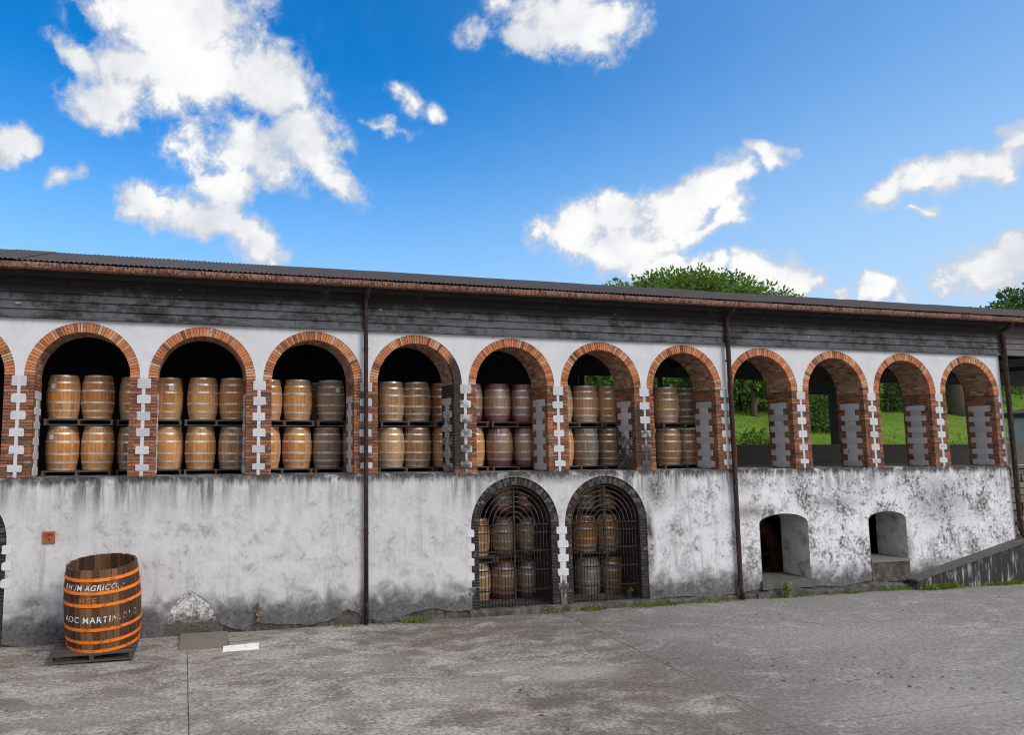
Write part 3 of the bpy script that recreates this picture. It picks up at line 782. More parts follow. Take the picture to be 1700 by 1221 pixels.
# the three low arches reach the foot of the skin, so they are notches in its lower edge
def notch(c_, r=RO - .004):
    return [(c_ - r, .06), (c_ - r, LZC)] + arc(c_, LZC, r, math.pi, 0, 30)[1:-1] + [(c_ + r, LZC), (c_ + r, .06)]
skin = [(XL, SILL), (XL, .0)] + [(LOWARCH[0] - RO, .0)] + notch(LOWARCH[0]) + [(.2, 0.0), (2.86, 0.0), (2.88, .10)] + rough_line(PATCH) + rough_line(CRACK)
skin += notch(LOWARCH[1]) + notch(LOWARCH[2])
skin += rough_line([(14.15, .12), (14.8, .16), (15.6, .10), (16.4, .13), (17.2, .22), (18.9, .20), (19.8, .16), (20.6, .24), (22.0, .22), (XE, .22)])
skin += [(XE + .02, SILL)]
slab_poly('plaster_skin', skin, [win_loop(*w_) for w_ in WIN], -.03, .004, M_LOW, W)
# scabbed patch where the plaster has come away
m = MB()
k1, k2 = 26, 24
V = []
for j in range(k2 + 1):
    for i in range(k1 + 1):
        px = 2.82 + 1.22 * i / k1; pz = .0 + .92 * j / k2
        V.append((px, -.004 - .020 * random.random(), pz))
m.add(V, [(j * (k1 + 1) + i, j * (k1 + 1) + i + 1, (j + 1) * (k1 + 1) + i + 1, (j + 1) * (k1 + 1) + i) for j in range(k2) for i in range(k1)])
m.build('bare_render_patch', M_PATCH, W)
# sill ledge capping the lower wall
MB().box(XL, XE, -.032, T + .02, SILL - .012, SILL + .001).build('sill_ledge', M_LOW, W)
# plinth strip along the foot of the wall, broken and uneven
def plinth(x0, x1, hf, yf, step=.35):
    m = MB(); xs = []
    x_ = x0
    while x_ < x1:
        xs.append(x_); x_ += step * random.uniform(.7, 1.3)
    xs.append(x1)
    prof = []
    for x_ in xs:
        h = hf(x_) + random.uniform(-.018, .018); y_ = yf(x_) + random.uniform(-.02, .02)
        prof.append([(x_, y_, -.03), (x_, y_ + .01, h * .7), (x_, y_ + .03, h), (x_, 0.0, h + .02)])
    V = [p for q in prof for p in q]
    m.add(V, [(i * 4 + j, i * 4 + 4 + j, i * 4 + 5 + j, i * 4 + 1 + j) for i in range(len(xs) - 1) for j in range(3)] + [(0, 1, 2, 3), tuple(len(V) - 4 + q for q in (3, 2, 1, 0))])
    return m.build('plinth', M_CORE, W)
plinth(7.2, 9.4, lambda x_: .07, lambda x_: -.07)
plinth(9.4, 14.2, lambda x_: .12, lambda x_: -.10)
plinth(14.2, 17.0, lambda x_: .10, lambda x_: -.10)
plinth(17.0, 22.4, lambda x_: .15 + .05 * math.sin(x_ * 2.2), lambda x_: -.13)
# reveals of the two low windows
for (x0, x1, z0, z1, rise) in WIN:
    lp = win_loop(x0, x1, z0, z1, rise)
    m = MB()
    c_ = (x0 + x1) / 2; zc_ = (z0 + z1) / 2
    V = []
    for (px, pz) in lp:
        dx = .012 if px < c_ - .05 else (-.012 if px > c_ + .05 else 0)
        V += [(px + dx, -.034, pz - .010 * (pz > z1)), (px + dx, T + .01, pz - .010 * (pz > z1))]
    k = len(lp)
    m.add(V, [(2 * i, 2 * i + 1, 2 * i + 3, 2 * i + 2) for i in range(k - 1)])
    m.build('window_reveal', M_JAMB, W)
x0, x1, z0 = WIN[0][0], WIN[0][1], WIN[0][2]
MB().box(x0 - .06, x1 + .08, -.10, T, .20, z0 + .006, j=.012).build('window_sill', M_RCOPE, W)
x0, x1, z0 = WIN[1][0], WIN[1][1], WIN[1][2]
MB().box(x0 - .01, x1 + .01, -.07, T, z0 - .06, z0 + .012, j=.008).build('window_sill', M_COVER, W)
MB().box(x0 + .0, x1 - .0, -.045, .0, .20, z0 - .062, j=.006).build('window_apron', M_CORE, W)
# sloping buttress at the right foot with a lighter coping
RAMP = [(21.80, 0), (21.86, .23), (25.98, 1.12), (25.98, 0)]
slab_poly('ramp_buttress', RAMP, [], -.30, -.031, M_RAMP, W)
slab_poly('ramp_coping', [(21.80, .225), (21.82, .275), (25.98, 1.185), (25.98, 1.125)], [], -.34, -.032, M_RCOPE, W)

# ------------------------------------------------------------------ brickwork
IND = []          # bricks that show largest: objects of their own
BW = {'ring': MB(), 'pier': MB(), 'soffit': MB(), 'low': MB()}
def wedge(c_, zc, r0, r1, a0, a1, y0, y1, tn, dst):
    """one arch brick: pts ordered like a box (z0: inner, z1: outer)"""
    j = lambda: random.uniform(-.003, .003)
    y0 += random.uniform(-.006, .004)
    P = []
    for r in (r0 + j(), r1 + j()):
        for y in (y0, y1):
            for a in (a0, a1):
                P.append((c_ + r * math.cos(a), y, zc + r * math.sin(a)))
    # box order wants x fastest, then y, then z
    dst.add(P, BOXF, tn)
def tn_ring():
    return min(1, max(0, random.gauss(.50, .24))) if random.random() > .10 else random.uniform(.85, 1)
def arch_ring(c_, zc, nb, kind, individual):
    a = math.pi
    ws = [random.uniform(.85, 1.15) for _ in range(nb)]
    tot = sum(ws)
    for w_ in ws:
        da = math.pi * w_ / tot
        a0, a1 = a - .0062, a - da + .0062
        a -= da
        tn = tn_ring() if kind == 'ring' else random.betavariate(1.2, 6.5)
        split = random.random() < (.22 if kind == 'ring' else .5)
        segs = [(RI, RO)] if not split else [(RI, RI + .095), (RI + .104, RO)]
        for (r0, r1) in segs:
            if individual:
                mb = MB(); wedge(c_, zc, r0, r1, a0, a1, 0.0, .11, tn, mb); IND.append(mb)
            else:
                wedge(c_, zc, r0, r1, a0, a1, 0.0, .11, tn, BW[kind])
def soffit(c_, zc, kind):
    nb = 42
    for i in range(nb):
        a0 = math.pi * i / nb + .0068; a1 = math.pi * (i + 1) / nb - .0068
        y = .118 - (.10 if i % 2 else 0)
        y = max(.118, y)
        first = random.uniform(.10, .2)
        while y < T - .01:
            y2 = min(T, y + (first if first else random.uniform(.19, .23))); first = 0
            wedge(c_, zc, RI + random.uniform(-.004, .006), RC + .02, a1, a0, y, y2 - .014, min(1, max(0, random.gauss(.55, .22))), BW[kind])
            y = y2
def jambs(c_, z0, z1, kind):
    n_ = int(round((z1 - z0) / .067)); h = (z1 - z0) / n_
    for sgn in (-1, 1):
        xw = c_ + sgn * RI
        for i in range(n_):
            za, zb = z0 + i * h + .0068, z0 + (i + 1) * h - .0068
            y = .112
            first = .1 if i % 2 else .2
            while y < T - .01:
                y2 = min(T, y + (first if first else random.uniform(.19, .23))); first = 0
                pr = random.uniform(-.004, .005)
                xa, xb = sorted((xw - sgn * pr, xw + sgn * .03))
                BW[kind].box(xa, xb, y, y2 - .014, za, zb, random.betavariate(2.4, 2.2), .0015)
                y = y2
def pier_front(xc, z0, z1, kind, sides=(-1, 1), y0=0.0):
    n_ = int(round((z1 - z0) / .067)); h = (z1 - z0) / n_
    for sgn in sides:
        for i in range(n_):
            za, zb = z0 + i * h + .0068, z0 + (i + 1) * h - .0068
            cuts = [(.02, PH)] if i % 2 else [(.02, .135), (.143, PH)]
            if random.random() < .25: cuts = [(.02, .19), (.198, PH)]
            for (u0, u1) in cuts:
                xa, xb = sorted((xc + sgn * u0, xc + sgn * u1))
                dy = random.uniform(-.006, .005)
                BW[kind].box(xa, xb, y0 + dy, y0 + .104, za, zb, random.betavariate(2.0, 2.4) * (.62 if kind == 'low' else 1), .0018)
for b_ in range(-1, 11):
    c_ = (b_ + .5) * S
    arch_ring(c_, SPR, 51, 'ring', 0 <= b_ <= 3)
    soffit(c_, SPR, 'soffit')
    jambs(c_, SILL, SPR, 'pier')
for b_ in range(-1, 12):
    pier_front(b_ * S, SILL + .004, SPR, 'pier', sides=(-1, 1) if b_ < 11 else (-1,))
for k, c_ in enumerate(LOWARCH):
    arch_ring(c_, LZC, 50, 'low', False)
    soffit(c_, LZC, 'low' if k else 'low')
    jambs(c_, LZ0, LZC, 'low')
for xc, sd_ in ((0.0, (-1,)), (4 * S, (1,)), (5 * S, (-1, 1)), (6 * S, (-1,))):
    pier_front(xc, LZ0, LZC, 'low', sd_, -.004)
for mb in IND:
    mb.build('brick', M_RING, W)
for k, mt in (('ring', M_RING), ('pier', M_PIER), ('soffit', M_SOFFIT), ('low', M_LOWBRICK)):
    BW[k].build('brickwork', mt, W, kind='stuff')
# mortar beds behind the low piers (the plaster skin stops at the brick there)
for xc, a, b2 in ((0.0, -PH, -.02), (4 * S, .02, PH), (5 * S, -PH, PH), (6 * S, -PH, -.02)):
    MB().box(xc + a, xc + b2, .004, .02, LZ0 - .1, LZC).build('mortar_bed', M_LMORTAR, W)

# ------------------------------------------------------------------ whitewashed quoins
QZ = [(4.965, 5.17), (4.645, 4.815), (4.305, 4.48), (3.975, 4.14), (3.63, 3.79), (3.285, 3.42)]
def chipped(u0, u1, v0, v1):
    """rounded, chipped outline of a block, counter-clockwise"""
    P = []
    w_, h_ = u1 - u0, v1 - v0
    lim = min(w_, h_) * .3
    for (cu_, cv_, du, dv) in ((u0, v0, 1, 1), (u1, v0, -1, 1), (u1, v1, -1, -1), (u0, v1, 1, -1)):
        a_, b_ = min(lim, random.uniform(.006, .045)), min(lim, random.uniform(.006, .04))
        p1 = (cu_, cv_ + dv * b_); p2 = (cu_ + du * a_ * .35, cv_ + dv * b_ * .35); p3 = (cu_ + du * a_, cv_)
        P += [p1, p2, p3] if du * dv > 0 else [p3, p2, p1]
    out = []
    for i, p in enumerate(P):
        q = P[(i + 1) % len(P)]
        out.append((p[0] + random.uniform(-.004, .004), p[1] + random.uniform(-.004, .004)))
        if math.dist(p, q) > .09:
            out.append(((p[0] + q[0]) / 2 + random.uniform(-.007, .007), (p[1] + q[1]) / 2 + random.uniform(-.007, .007)))
    return out
def plate(P, f, d0, d1, flip=False):
    """extrude outline P: f(u, v, d) gives the point at depth d"""
    k = len(P)
    e = .004
    cu_ = sum(p[0] for p in P) / k; cv_ = sum(p[1] for p in P) / k
    inn = [(p[0] + (cu_ - p[0]) * .06, p[1] + (cv_ - p[1]) * .06) for p in P]
    sg = 1 if d1 > d0 else -1
    V = [f(p[0], p[1], d0) for p in inn] + [f(p[0], p[1], d0 + sg * e) for p in P] + [f(p[0], p[1], d1) for p in P]
    fs = [tuple(range(k))]
    for r_ in (0, k):
        fs += [(r_ + (i + 1) % k, r_ + i, r_ + k + i, r_ + k + (i + 1) % k) for i in range(k)]
    if flip:
        fs = [q[::-1] for q in fs]
    return MB().add(V, fs)
def qblock(xa, xb, ya, yb, za, zb):
    return plate(chipped(xa, xb, za, zb), lambda u, v, d: (u, d, v), ya + random.uniform(-.004, .004), yb)
def jblock(x_face, sgn, ya, yb, za, zb, pr):
    return plate(chipped(ya, yb, za, zb), lambda u, v, d: (d, u, v), x_face - sgn * pr, x_face + sgn * .03, flip=sgn > 0)
for b_ in range(-1, 12):
    xc = b_ * S
    hw0, hw1 = (-.035, .035) if b_ < 11 else (-.035, .02)
    qblock(xc + hw0, xc + hw1, -.0125, .04, SILL + .002, SPR + .02).build('plaster_strip', M_QUOIN, W)
    for (za, zb) in QZ:
        e = random.uniform(-.012, .012)
        qblock(xc - .135 + e, xc + (.135 if b_ < 11 else .03) + e, -.018, .04, za + random.uniform(-.01, .01), zb + random.uniform(-.01, .01)).build('quoin', M_QUOIN, W)
for b_ in range(0, 11):
    c_ = (b_ + .5) * S
    for sgn in ((-1, 1) if b_ < 3 else (1,)):
        xw = c_ + sgn * RI
        yc = .44 + random.uniform(-.02, .02)
        jblock(xw, sgn, yc - .15, yc + .15, SILL + .004, 4.86 + random.uniform(-.03, .05), .009).build('plaster_strip', M_QUOIN, W)
        for q in range(6):
            za = 3.20 + .305 * q + random.uniform(-.015, .015)
            jblock(xw, sgn, yc - .28 + random.uniform(-.025, .025), yc + .28 + random.uniform(-.025, .025), za, za + random.uniform(.145, .165), .013 + random.uniform(-.002, .004)).build('quoin', M_QUOIN, W)
LQ = [1.73, 1.42, 1.10, .78, .46]
for xc, (u0, u1) in ((0.0, (-.15, .02)), (4 * S, (-.02, .15)), (5 * S, (-.135, .135))):
    for zq in LQ:
        if xc == 0.0 and zq < 1.0: continue
        e = random.uniform(-.012, .012)
        qblock(xc + u0 + e, xc + u1 + e, -.036, .02, zq, zq + .165).build('quoin', M_LOWQ, W)
qblock(5 * S - .045, 5 * S + .045, -.033, .02, .25, LZC + .02).build('plaster_strip', M_LOWQ, W)

# ------------------------------------------------------------------ siding, gutter, downpipes, roof
RXE = 40.0
rows = [6.335, 6.51, 6.68, 6.845, 7.005, 7.175]
for i in range(5):
    x_ = XL - random.uniform(0, 2)
    while x_ < RXE:
        L = random.uniform(2.6, 4.4)
        x2 = min(x_ + L, RXE)
        za, zb = rows[i] + random.uniform(0, .006), rows[i + 1] - .004
        yb, yt = -.066 + random.uniform(-.005, .005), -.034
        MB().hexa([(x_ + .003, yb, za), (x2 - .003, yb, za), (x_ + .003, .0, za), (x2 - .003, .0, za),
                   (x_ + .003, yt, zb + .012), (x2 - .003, yt, zb + .012), (x_ + .003, .0, zb + .012), (x2 - .003, .0, zb + .012)]).build('siding_board', M_SIDING, W)
        x_ = x2
MB().box(XL, RXE, -.085, -.0, 6.325, 6.365).build('siding_trim', M_SIDING, W)
MB().box(XL, RXE, -.05, 0, 7.18, 7.36).build('eave_board', M_DARKWOOD, W)
MB().box(XE + .03, RXE, .0, .12, 6.37, 7.15).build('siding_backing', M_DARKWOOD, W)
x_ = XL
sec = [(-.36, 7.36), (-.37, 7.25), (-.40, 7.225), (-.47, 7.22), (-.515, 7.245), (-.535, 7.29), (-.54, 7.35), (-.525, 7.352), (-.52, 7.29), (-.47, 7.245), (-.40, 7.25), (-.38, 7.36)]
while x_ < RXE:
    x2 = min(x_ + 3.0, RXE)
    m = MB(); V = []
    st_ = 8
    for i in range(st_ + 1):
        px = x_ + (x2 - x_ - .006) * i / st_
        dz = random.uniform(-.006, .006) if 0 < i < st_ else 0
        V += [(px, a + random.uniform(-.003, .003), b + dz) for a, b in sec]
    k = len(sec)
    m.add(V, [(i * k + j, i * k + (j + 1) % k, (i + 1) * k + (j + 1) % k, (i + 1) * k + j) for i in range(st_) for j in range(k)] + [tuple(range(k))[::-1], tuple(st_ * k + j for j in range(k))])
    m.build('gutter', M_GUTTER, W)
    x_ = x2
def downpipe(x_, pts, r):
    m = MB().tube(pts, r, 10)
    p = m.build('downpipe', M_PIPE, W)
    for zb in (5.9, 3.9, 1.9):
        if zb > pts[-1][2] + .2:
            b = MB().tube([(x_, pts[-1][1] if False else -.12, zb), (x_, -.12, zb + .03)], r + .006, 10)
            b.box(x_ - .012, x_ + .012, -.12 + r, -.0, zb, zb + .03)
            b.build('pipe_bracket', M_PIPE, p)
    return p
downpipe(7.02, [(7.02, -.42, 7.24), (7.02, -.30, 7.12), (7.02, -.15, 7.02), (7.02, -.12, 6.9), (7.02, -.12, 3), (7.02, -.12, .02)], .050)
downpipe(16.53, [(16.53, -.42, 7.24), (16.53, -.30, 7.12), (16.53, -.15, 7.02), (16.53, -.12, 6.9), (16.53, -.12, 3.2), (16.52, -.12, .30), (16.54, -.16, .02)], .055)
downpipe(25.93, [(25.93, -.42, 7.24), (25.93, -.30, 7.12), (25.93, -.16, 7.02), (25.93, -.13, 6.9), (25.93, -.13, 3.2), (25.93, -.13, 1.45), (25.97, -.14, 1.30), (26.12, -.16, 1.08), (26.15, -.18, .9), (26.15, -.18, .02)], .062)
# corrugated sheets
EY, EZ, RY, RZ = -.56, 7.375, 4.0, 8.70
def sheet_mesh(wd, pitch, amp):
    m = MB(); k = int(wd / pitch * 8); V = []
    rows_ = [0, .33, .66, 1]
    for t_ in rows_:
        for i in range(k + 1):
            px = wd * i / k
            V.append((px, EY + (RY - EY) * t_, EZ + (RZ - EZ) * t_ + amp * math.sin(2 * math.pi * px / pitch)))
    m.add(V, [(j * (k + 1) + i, j * (k + 1) + i + 1, (j + 1) * (k + 1) + i + 1, (j + 1) * (k + 1) + i) for j in range(3) for i in range(k)], smooth=True)
    return m.mesh('roof_sheet', M_ROOF)
sm_ = sheet_mesh(.98, .098, .013)
x_ = XL - 1.0; k = 0
while x_ < RXE + .5:
    link('roof_sheet', sm_, W, loc=(x_, random.uniform(-.02, .02), .003 * (k % 2) + random.uniform(0, .004)))
    x_ += .98 - .049; k += 1
MB().add([(XL - 1, RY, RZ - .02), (RXE + 1, RY, RZ - .02), (RXE + 1, 8.9, 7.2), (XL - 1, 8.9, 7.2)], [(0, 1, 2, 3)]).build('rear_roof', M_ROOF, W)
MB().add([(XL - 1, -.40, 7.36), (RXE, -.40, 7.36), (RXE, RY, RZ - .07), (XL - 1, RY, RZ - .07)], [(3, 2, 1, 0)]).build('roof_boarding', M_DARKWOOD, W)
# inside: floors, back wall, posts, trusses
MB().box(XL, XE + .03, .02, 8.2, FL - .09, FL).build('upper_floor', M_FLOOR, W)
MB().box(XL, 15.2, 0.3, 8.2, -.3, -.10).build('lower_floor', M_FLOOR, W)
MB().box(15.2, XE, T, 8.2, -1.5, -1.4).build('machine_pit_floor', M_FLOOR, W)
MB().box(15.1, 15.2, T, 8.2, -1.5, FL - .1).build('cross_wall', M_DARKWOOD, W)
MB().box(XL, XE, 8.0, 8.2, -1.5, FL).build('rear_lower_wall', M_DARKWOOD, W)
MB().box(XL, 17.2, 8.0, 8.1, FL, 7.4).build('rear_boarding', M_DARKWOOD, W)
MB().box(XE, XE + .03, T, 8.2, -1.5, FL).build('end_lower_wall', M_DARKWOOD, W)
MB().box(XL - .1, XL, .0, 8.2, 0, 8.7).build('end_gable', M_DARKWOOD, W)
MB().box(17.2, RXE, 8.0, 8.35, FL - .3, 3.72, j=.01).build('rear_parapet', M_STONE, W)
MB().box(17.0, RXE, 7.9, 8.06, 6.28, 7.3).build('rear_beam', M_DARKWOOD, W)
MB().box(26.6, 29.0, 7.82, 7.89, 5.72, 6.27).build('hanging_board', M_DARKWOOD, W)
for px in (17.3, 19.0, 20.6, 22.6, 28.68, 37.2):
    wd = .17 if px == 28.68 else .07
    MB().box(px - wd, px + wd, 7.88, 8.02, 3.725, 6.28).build('rear_post', M_DARKWOOD, W)
for px, d in ((19.0, .9), (20.6, -.9), (22.6, .8)):
    MB().tube([(px, 7.92, 5.2), (px + d, 7.92, 6.3)], .06, 4).build('rear_brace', M_DARKWOOD, W)
for b_ in range(-1, 16, 2):
    px = b_ * S
    m = MB()
    m.box(px - .07, px + .07, .3, 7.9, 6.62, 6.80)
    m.tube([(px, .3, 7.0), (px, RY, 8.45)], .08, 4)
    m.tube([(px, 7.9, 7.0), (px, RY, 8.45)], .08, 4)
    m.tube([(px, RY, 6.7), (px, RY, 8.45)], .06, 4)
    m.tube([(px, RY, 6.8), (px, 2.0, 7.7)], .05, 4)
    m.tube([(px, RY, 6.8), (px, 6.0, 7.7)], .05, 4)
    m.build('roof_truss', M_DARKWOOD, W)

# ================================================================== BARRELS
BH, BR, HR = .95, .345, .283
def brad(t_, R0=BR, H0=HR):
    return R0 - (R0 - H0) * (2 * t_ - 1) ** 2
NS = 26
def barrel_body(mat, h=BH, nm='body'):
    m = MB()
    prof = [(brad(i / 12), h * i / 12) for i in range(13)]
    grv = lambda k: .990 if k % 2 == 0 else 1.0
    m.lathe(prof, NS * 2, rad=grv)
    m.lathe([(brad(1), h), (brad(1) - .022, h), (brad(1) - .026, h - .035), (0.001, h - .035)], NS * 2, smooth=False)
    m.lathe([(0.001, .03), (brad(0) - .026, .03), (brad(0) - .022, 0), (brad(0), 0)], NS * 2, smooth=False)
    return m.mesh(nm, mat)
HOOPT = [.022, .172, .355, .625, .815, .965]
def hoop_mesh(t_, mat, h=BH, hh=.0215, R0=BR, H0=HR, pr=.0045, seg=40, nm='hoop'):
    dt = hh / h
    r0, r1 = brad(max(0, t_ - dt), R0, H0), brad(min(1, t_ + dt), R0, H0)
    z0, z1 = max(0.001, t_ - dt) * h, min(.999, t_ + dt) * h
    m = MB()
    m.lathe([(r0 + pr, z0), (r1 + pr, z1)], seg)
    m.lathe([(r0 - .004, z0), (r0 + pr, z0)], seg, smooth=False)
    m.lathe([(r1 + pr, z1), (r1 - .004, z1)], seg, smooth=False)
    return m.mesh(nm, mat)
BODY = {k: barrel_body(mt) for k, mt in M_OAK.items()}
HOOPS = {'b': [hoop_mesh(1 - t_, M_HOOP) for t_ in HOOPT], 'd': [hoop_mesh(1 - t_, M_HOOPD) for t_ in HOOPT]}
def band_mesh(t0, t1):
    m = MB()
    m.lathe([(brad(t0 + (t1 - t0) * i / 4) + .003, BH * (t0 + (t1 - t0) * i / 4)) for i in range(5)], 44)
    return m.mesh('painted_end', M_RED)
BANDS = [band_mesh(.0, .165), band_mesh(.835, 1.0)]
fm = MB().lathe([(brad(i / 10) + .010 + .004 * math.sin(i * 2.1), BH * i / 10) for i in range(11)], 44)
FILM = fm.mesh('stretch_film', M_FILM)
pm = MB()
for i in range(5):
    a = -.16 + .08 * i
    for zz in (.66, .76):
        pm.v.append(((BR - .008) * math.sin(a) * 1.0, -(BR - .003) * math.cos(a), zz)); pm.t.append(.5)
pm.f = [(2 * i, 2 * i + 2, 2 * i + 3, 2 * i + 1) for i in range(4)]; pm.sm = [False] * 4
LABELM = pm.mesh('paper_label', M_PAPER)
def barrel(x_, y_, z_, kind, label, group, sc_=1.0, paper=None):
    t = thing('barrel', label, 'barrel', (x_, y_, z_), (random.uniform(-.012, .012), random.uniform(-.012, .012), random.uniform(0, 6.28)), group)
    s_ = sc_ * random.uniform(.98, 1.015)
    t.scale = (s_, s_, sc_ * random.uniform(.985, 1.0))
    base_k = 'wrap' if kind.startswith('wrap') else kind
    link('body', BODY[base_k], t)
    hk = 'd' if kind in ('old', 'grey', 'dark') else 'b'
    for i, hm in enumerate(HOOPS[hk]):
        if base_k == 'wrap' and i in (0, 5): continue
        link('hoop', hm, t)
    if base_k == 'wrap':
        for bm_ in BANDS: link('painted_end', bm_, t)
        link('stretch_film', FILM, t)
    if paper is not None:
        link('paper_label', LABELM, t, rot=(0, 0, -t.rotation_euler[2] + paper))
    return t
LOOK = {'new': 'tan oak barrel', 'mid': 'brown oak barrel', 'old': 'dark weathered barrel', 'grey': 'grey weathered barrel', 'dark': 'dark weathered barrel',
        'wrap': 'film-wrapped barrel with red ends', 'wrapd': 'film-wrapped barrel with red ends'}
BARRELS = [(1,'u',0.64,'new',0),(1,'u',1.34,'new',0),(1,'u',2.09,'new',.22),(1,'l',0.65,'new',0),(1,'l',1.36,'new',0),(1,'l',2.09,'mid',.22),
(2,'u',2.80,'new',.22),(2,'u',3.57,'new',0),(2,'u',4.27,'new',0),(2,'l',2.83,'new',.22),(2,'l',3.54,'new',0),(2,'l',4.27,'mid',0),
(3,'u',5.03,'new',0),(3,'u',5.73,'new',0),(3,'u',6.42,'dark',.75),(3,'u',6.53,'old',0),(3,'l',5.00,'new',0),(3,'l',5.72,'new',0),(3,'l',6.44,'old',0),(3,'l',7.14,'mid',0),
(4,'u',8.00,'mid',0),(4,'u',8.67,'mid',0),(4,'u',9.44,'new',.2),(4,'l',7.99,'mid',0),(4,'l',8.66,'mid',0),(4,'l',9.42,'new',.1),
(5,'u',10.13,'wrapd',.2),(5,'u',10.79,'wrap',0),(5,'u',11.49,'wrap',0),(5,'l',10.11,'new',.1),(5,'l',10.83,'wrap',0),(5,'l',11.54,'wrap',0),
(6,'u',12.53,'mid',0),(6,'u',13.26,'mid',0),(6,'u',14.01,'new',.05),(6,'l',12.52,'new',0),(6,'l',13.25,'grey',0),(6,'l',13.99,'mid',.05),
(7,'u',15.70,'mid',0),(7,'u',16.40,'old',.08),(7,'l',15.72,'mid',0),(7,'l',16.43,'mid',.08)]
ORD = ['', 'leftmost full', 'second full', 'third full', 'fourth full', 'fifth full', 'sixth full', 'seventh full']
PLACE = {1: ['single'], 2: ['left', 'right'], 3: ['left', 'middle', 'right'], 4: ['far left', 'second', 'third', 'far right']}
PT = .13
TIERZ = {'l': FL + PT, 'u': FL + PT + BH + .015 + PT}
byrow = {}
for b in BARRELS:
    byrow.setdefault((b[0], b[1]), []).append(b)
for (a, t_), L in byrow.items():
    for i, (_, _, x_, kind, dy) in enumerate(L):
        pl = PLACE[len(L)][i]
        if kind == 'dark':
            lab = 'dark barrel half hidden behind others, upper tier, third full upper arch'
        else:
            lab = '%s, %s tier in %s upper arch, %s one of %s' % (LOOK[kind], 'upper' if t_ == 'u' else 'lower', ORD[a], pl, {2: 'two', 3: 'three', 4: 'four'}[len(L)])
        paper = {(1, 'u', 0): -.55, (1, 'l', 0): -.6, (2, 'u', 0): .25, (3, 'u', 3): .3}.get((a, t_, i))
        barrel(x_, 1.3 + dy, TIERZ[t_], kind, lab, 'barrels stacked in the upper arches', paper=paper)
LOWB = [(5,1,10.23,'new'),(5,1,10.94,'wrap'),(5,1,11.63,'wrap'),(5,0,10.23,'mid'),(5,0,10.93,'wrap'),(5,0,11.62,'wrap'),(5,2,10.92,'wrap'),(5,2,11.62,'wrap'),
(6,1,13.20,'new'),(6,1,13.92,'new'),(6,0,13.27,'grey'),(6,0,13.98,'mid'),(6,2,13.20,'mid'),(6,2,13.92,'new')]
LFL = -.10
LTZ = [LFL + PT, LFL + 2 * PT + .93, LFL + 3 * PT + 1.86]
byrow = {}
for b in LOWB:
    byrow.setdefault((b[0], b[1]), []).append(b)
for (a, t_), L in byrow.items():
    for i, (_, _, x_, kind) in enumerate(L):
        lab = '%s, %s tier behind the %s iron grille, %s one of %s' % (LOOK[kind], ['bottom', 'middle', 'top'][t_], 'left' if a == 5 else 'right', PLACE[len(L)][i], {2: 'two', 3: 'three'}[len(L)])
        barrel(x_, 1.42, LTZ[t_], kind, lab, 'barrels stacked behind the iron grilles', .962)

# ================================================================== PALLETS
PD = 1.5
TB = MB().box(-.70, .70, -.045, .045, .108, PT, j=.002).mesh('deck_board', M_PALLET)
BB = MB().box(-.70, .70, -.045, .045, .0, .020, j=.002).mesh('bottom_board', M_PALLET)
SB = MB().box(-.024, .024, 0, PD, .021, .107, j=.001).mesh('stringer', M_PALLET)
def pallet(x0, y0, z_, label, group, wdt=1.4):
    t = thing('pallet', label, 'pallet', (x0 + wdt / 2, y0, z_), (0, 0, 0), group)
    t.scale = (wdt / 1.4, 1, 1)
    for i in range(7):
        link('deck_board', TB, t, loc=(random.uniform(-.01, .01), .046 + (PD - .092) * i / 6, 0))
    for i in range(3):
        link('bottom_board', BB, t, loc=(0, .046 + (PD - .092) * i / 2, 0))
    for px in (-.67, .0, .67):
        link('stringer', SB, t, loc=(px, 0.002, 0))
    return t
PALLETS = [(1,'u',0.31,0),(1,'u',1.74,.22),(2,'u',3.18,0),(3,'u',4.70,0),(3,'u',6.14,0),(4,'u',7.66,0),(4,'u',9.08,.12),(5,'u',10.49,0),(6,'u',12.20,0),(6,'u',13.65,.05),(7,'u',15.34,0),
           (1,'l',0.30,0),(1,'l',1.76,.22),(2,'l',3.19,0),(3,'l',4.66,0),(3,'l',6.09,0),(4,'l',7.60,0),(4,'l',9.05,.1),(5,'l',10.49,0),(6,'l',12.22,0),(6,'l',13.65,.05),(7,'l',15.34,0)]
PN = {0.31: 'left pair in leftmost full arch', 1.74: 'barrels straddling the first pier', 3.18: 'right pair in second full arch', 4.70: 'left pair in third full arch', 6.14: 'dark barrel in third full arch',
      7.66: 'left pair in fourth full arch', 9.08: 'barrels straddling the pier before the wrapped ones', 10.49: 'wrapped pair in fifth full arch', 12.20: 'left pair in sixth full arch', 13.65: 'right barrel in sixth full arch', 15.34: 'pair in seventh full arch'}
keys = sorted(PN)
for (a, t_, x0, dy) in PALLETS:
    nm = PN[min(keys, key=lambda q: abs(q - x0))]
    pallet(x0, .955 + dy, FL if t_ == 'l' else TIERZ['l'] + BH + .012,
           'wooden pallet under the %s tier, %s' % ('lower' if t_ == 'l' else 'upper', nm), 'pallets in the upper arches', 1.38)
for i, (xa, wd, nm) in enumerate(((9.20, 1.37, 'sliver barrel behind left iron grille'), (10.58, 1.39, 'wrapped pair behind left iron grille'), (12.86, 1.42, 'pair behind right iron grille'))):
    for q, tz in enumerate((LFL, LTZ[0] + .93 * 1.0 - .012, LTZ[1] + .93 - .012)):
        if i == 0 and q == 2: continue
        pallet(xa, 1.08, tz, 'wooden pallet under the %s tier, %s' % (['bottom', 'middle', 'top'][q], nm), 'pallets behind the iron grilles', wd)

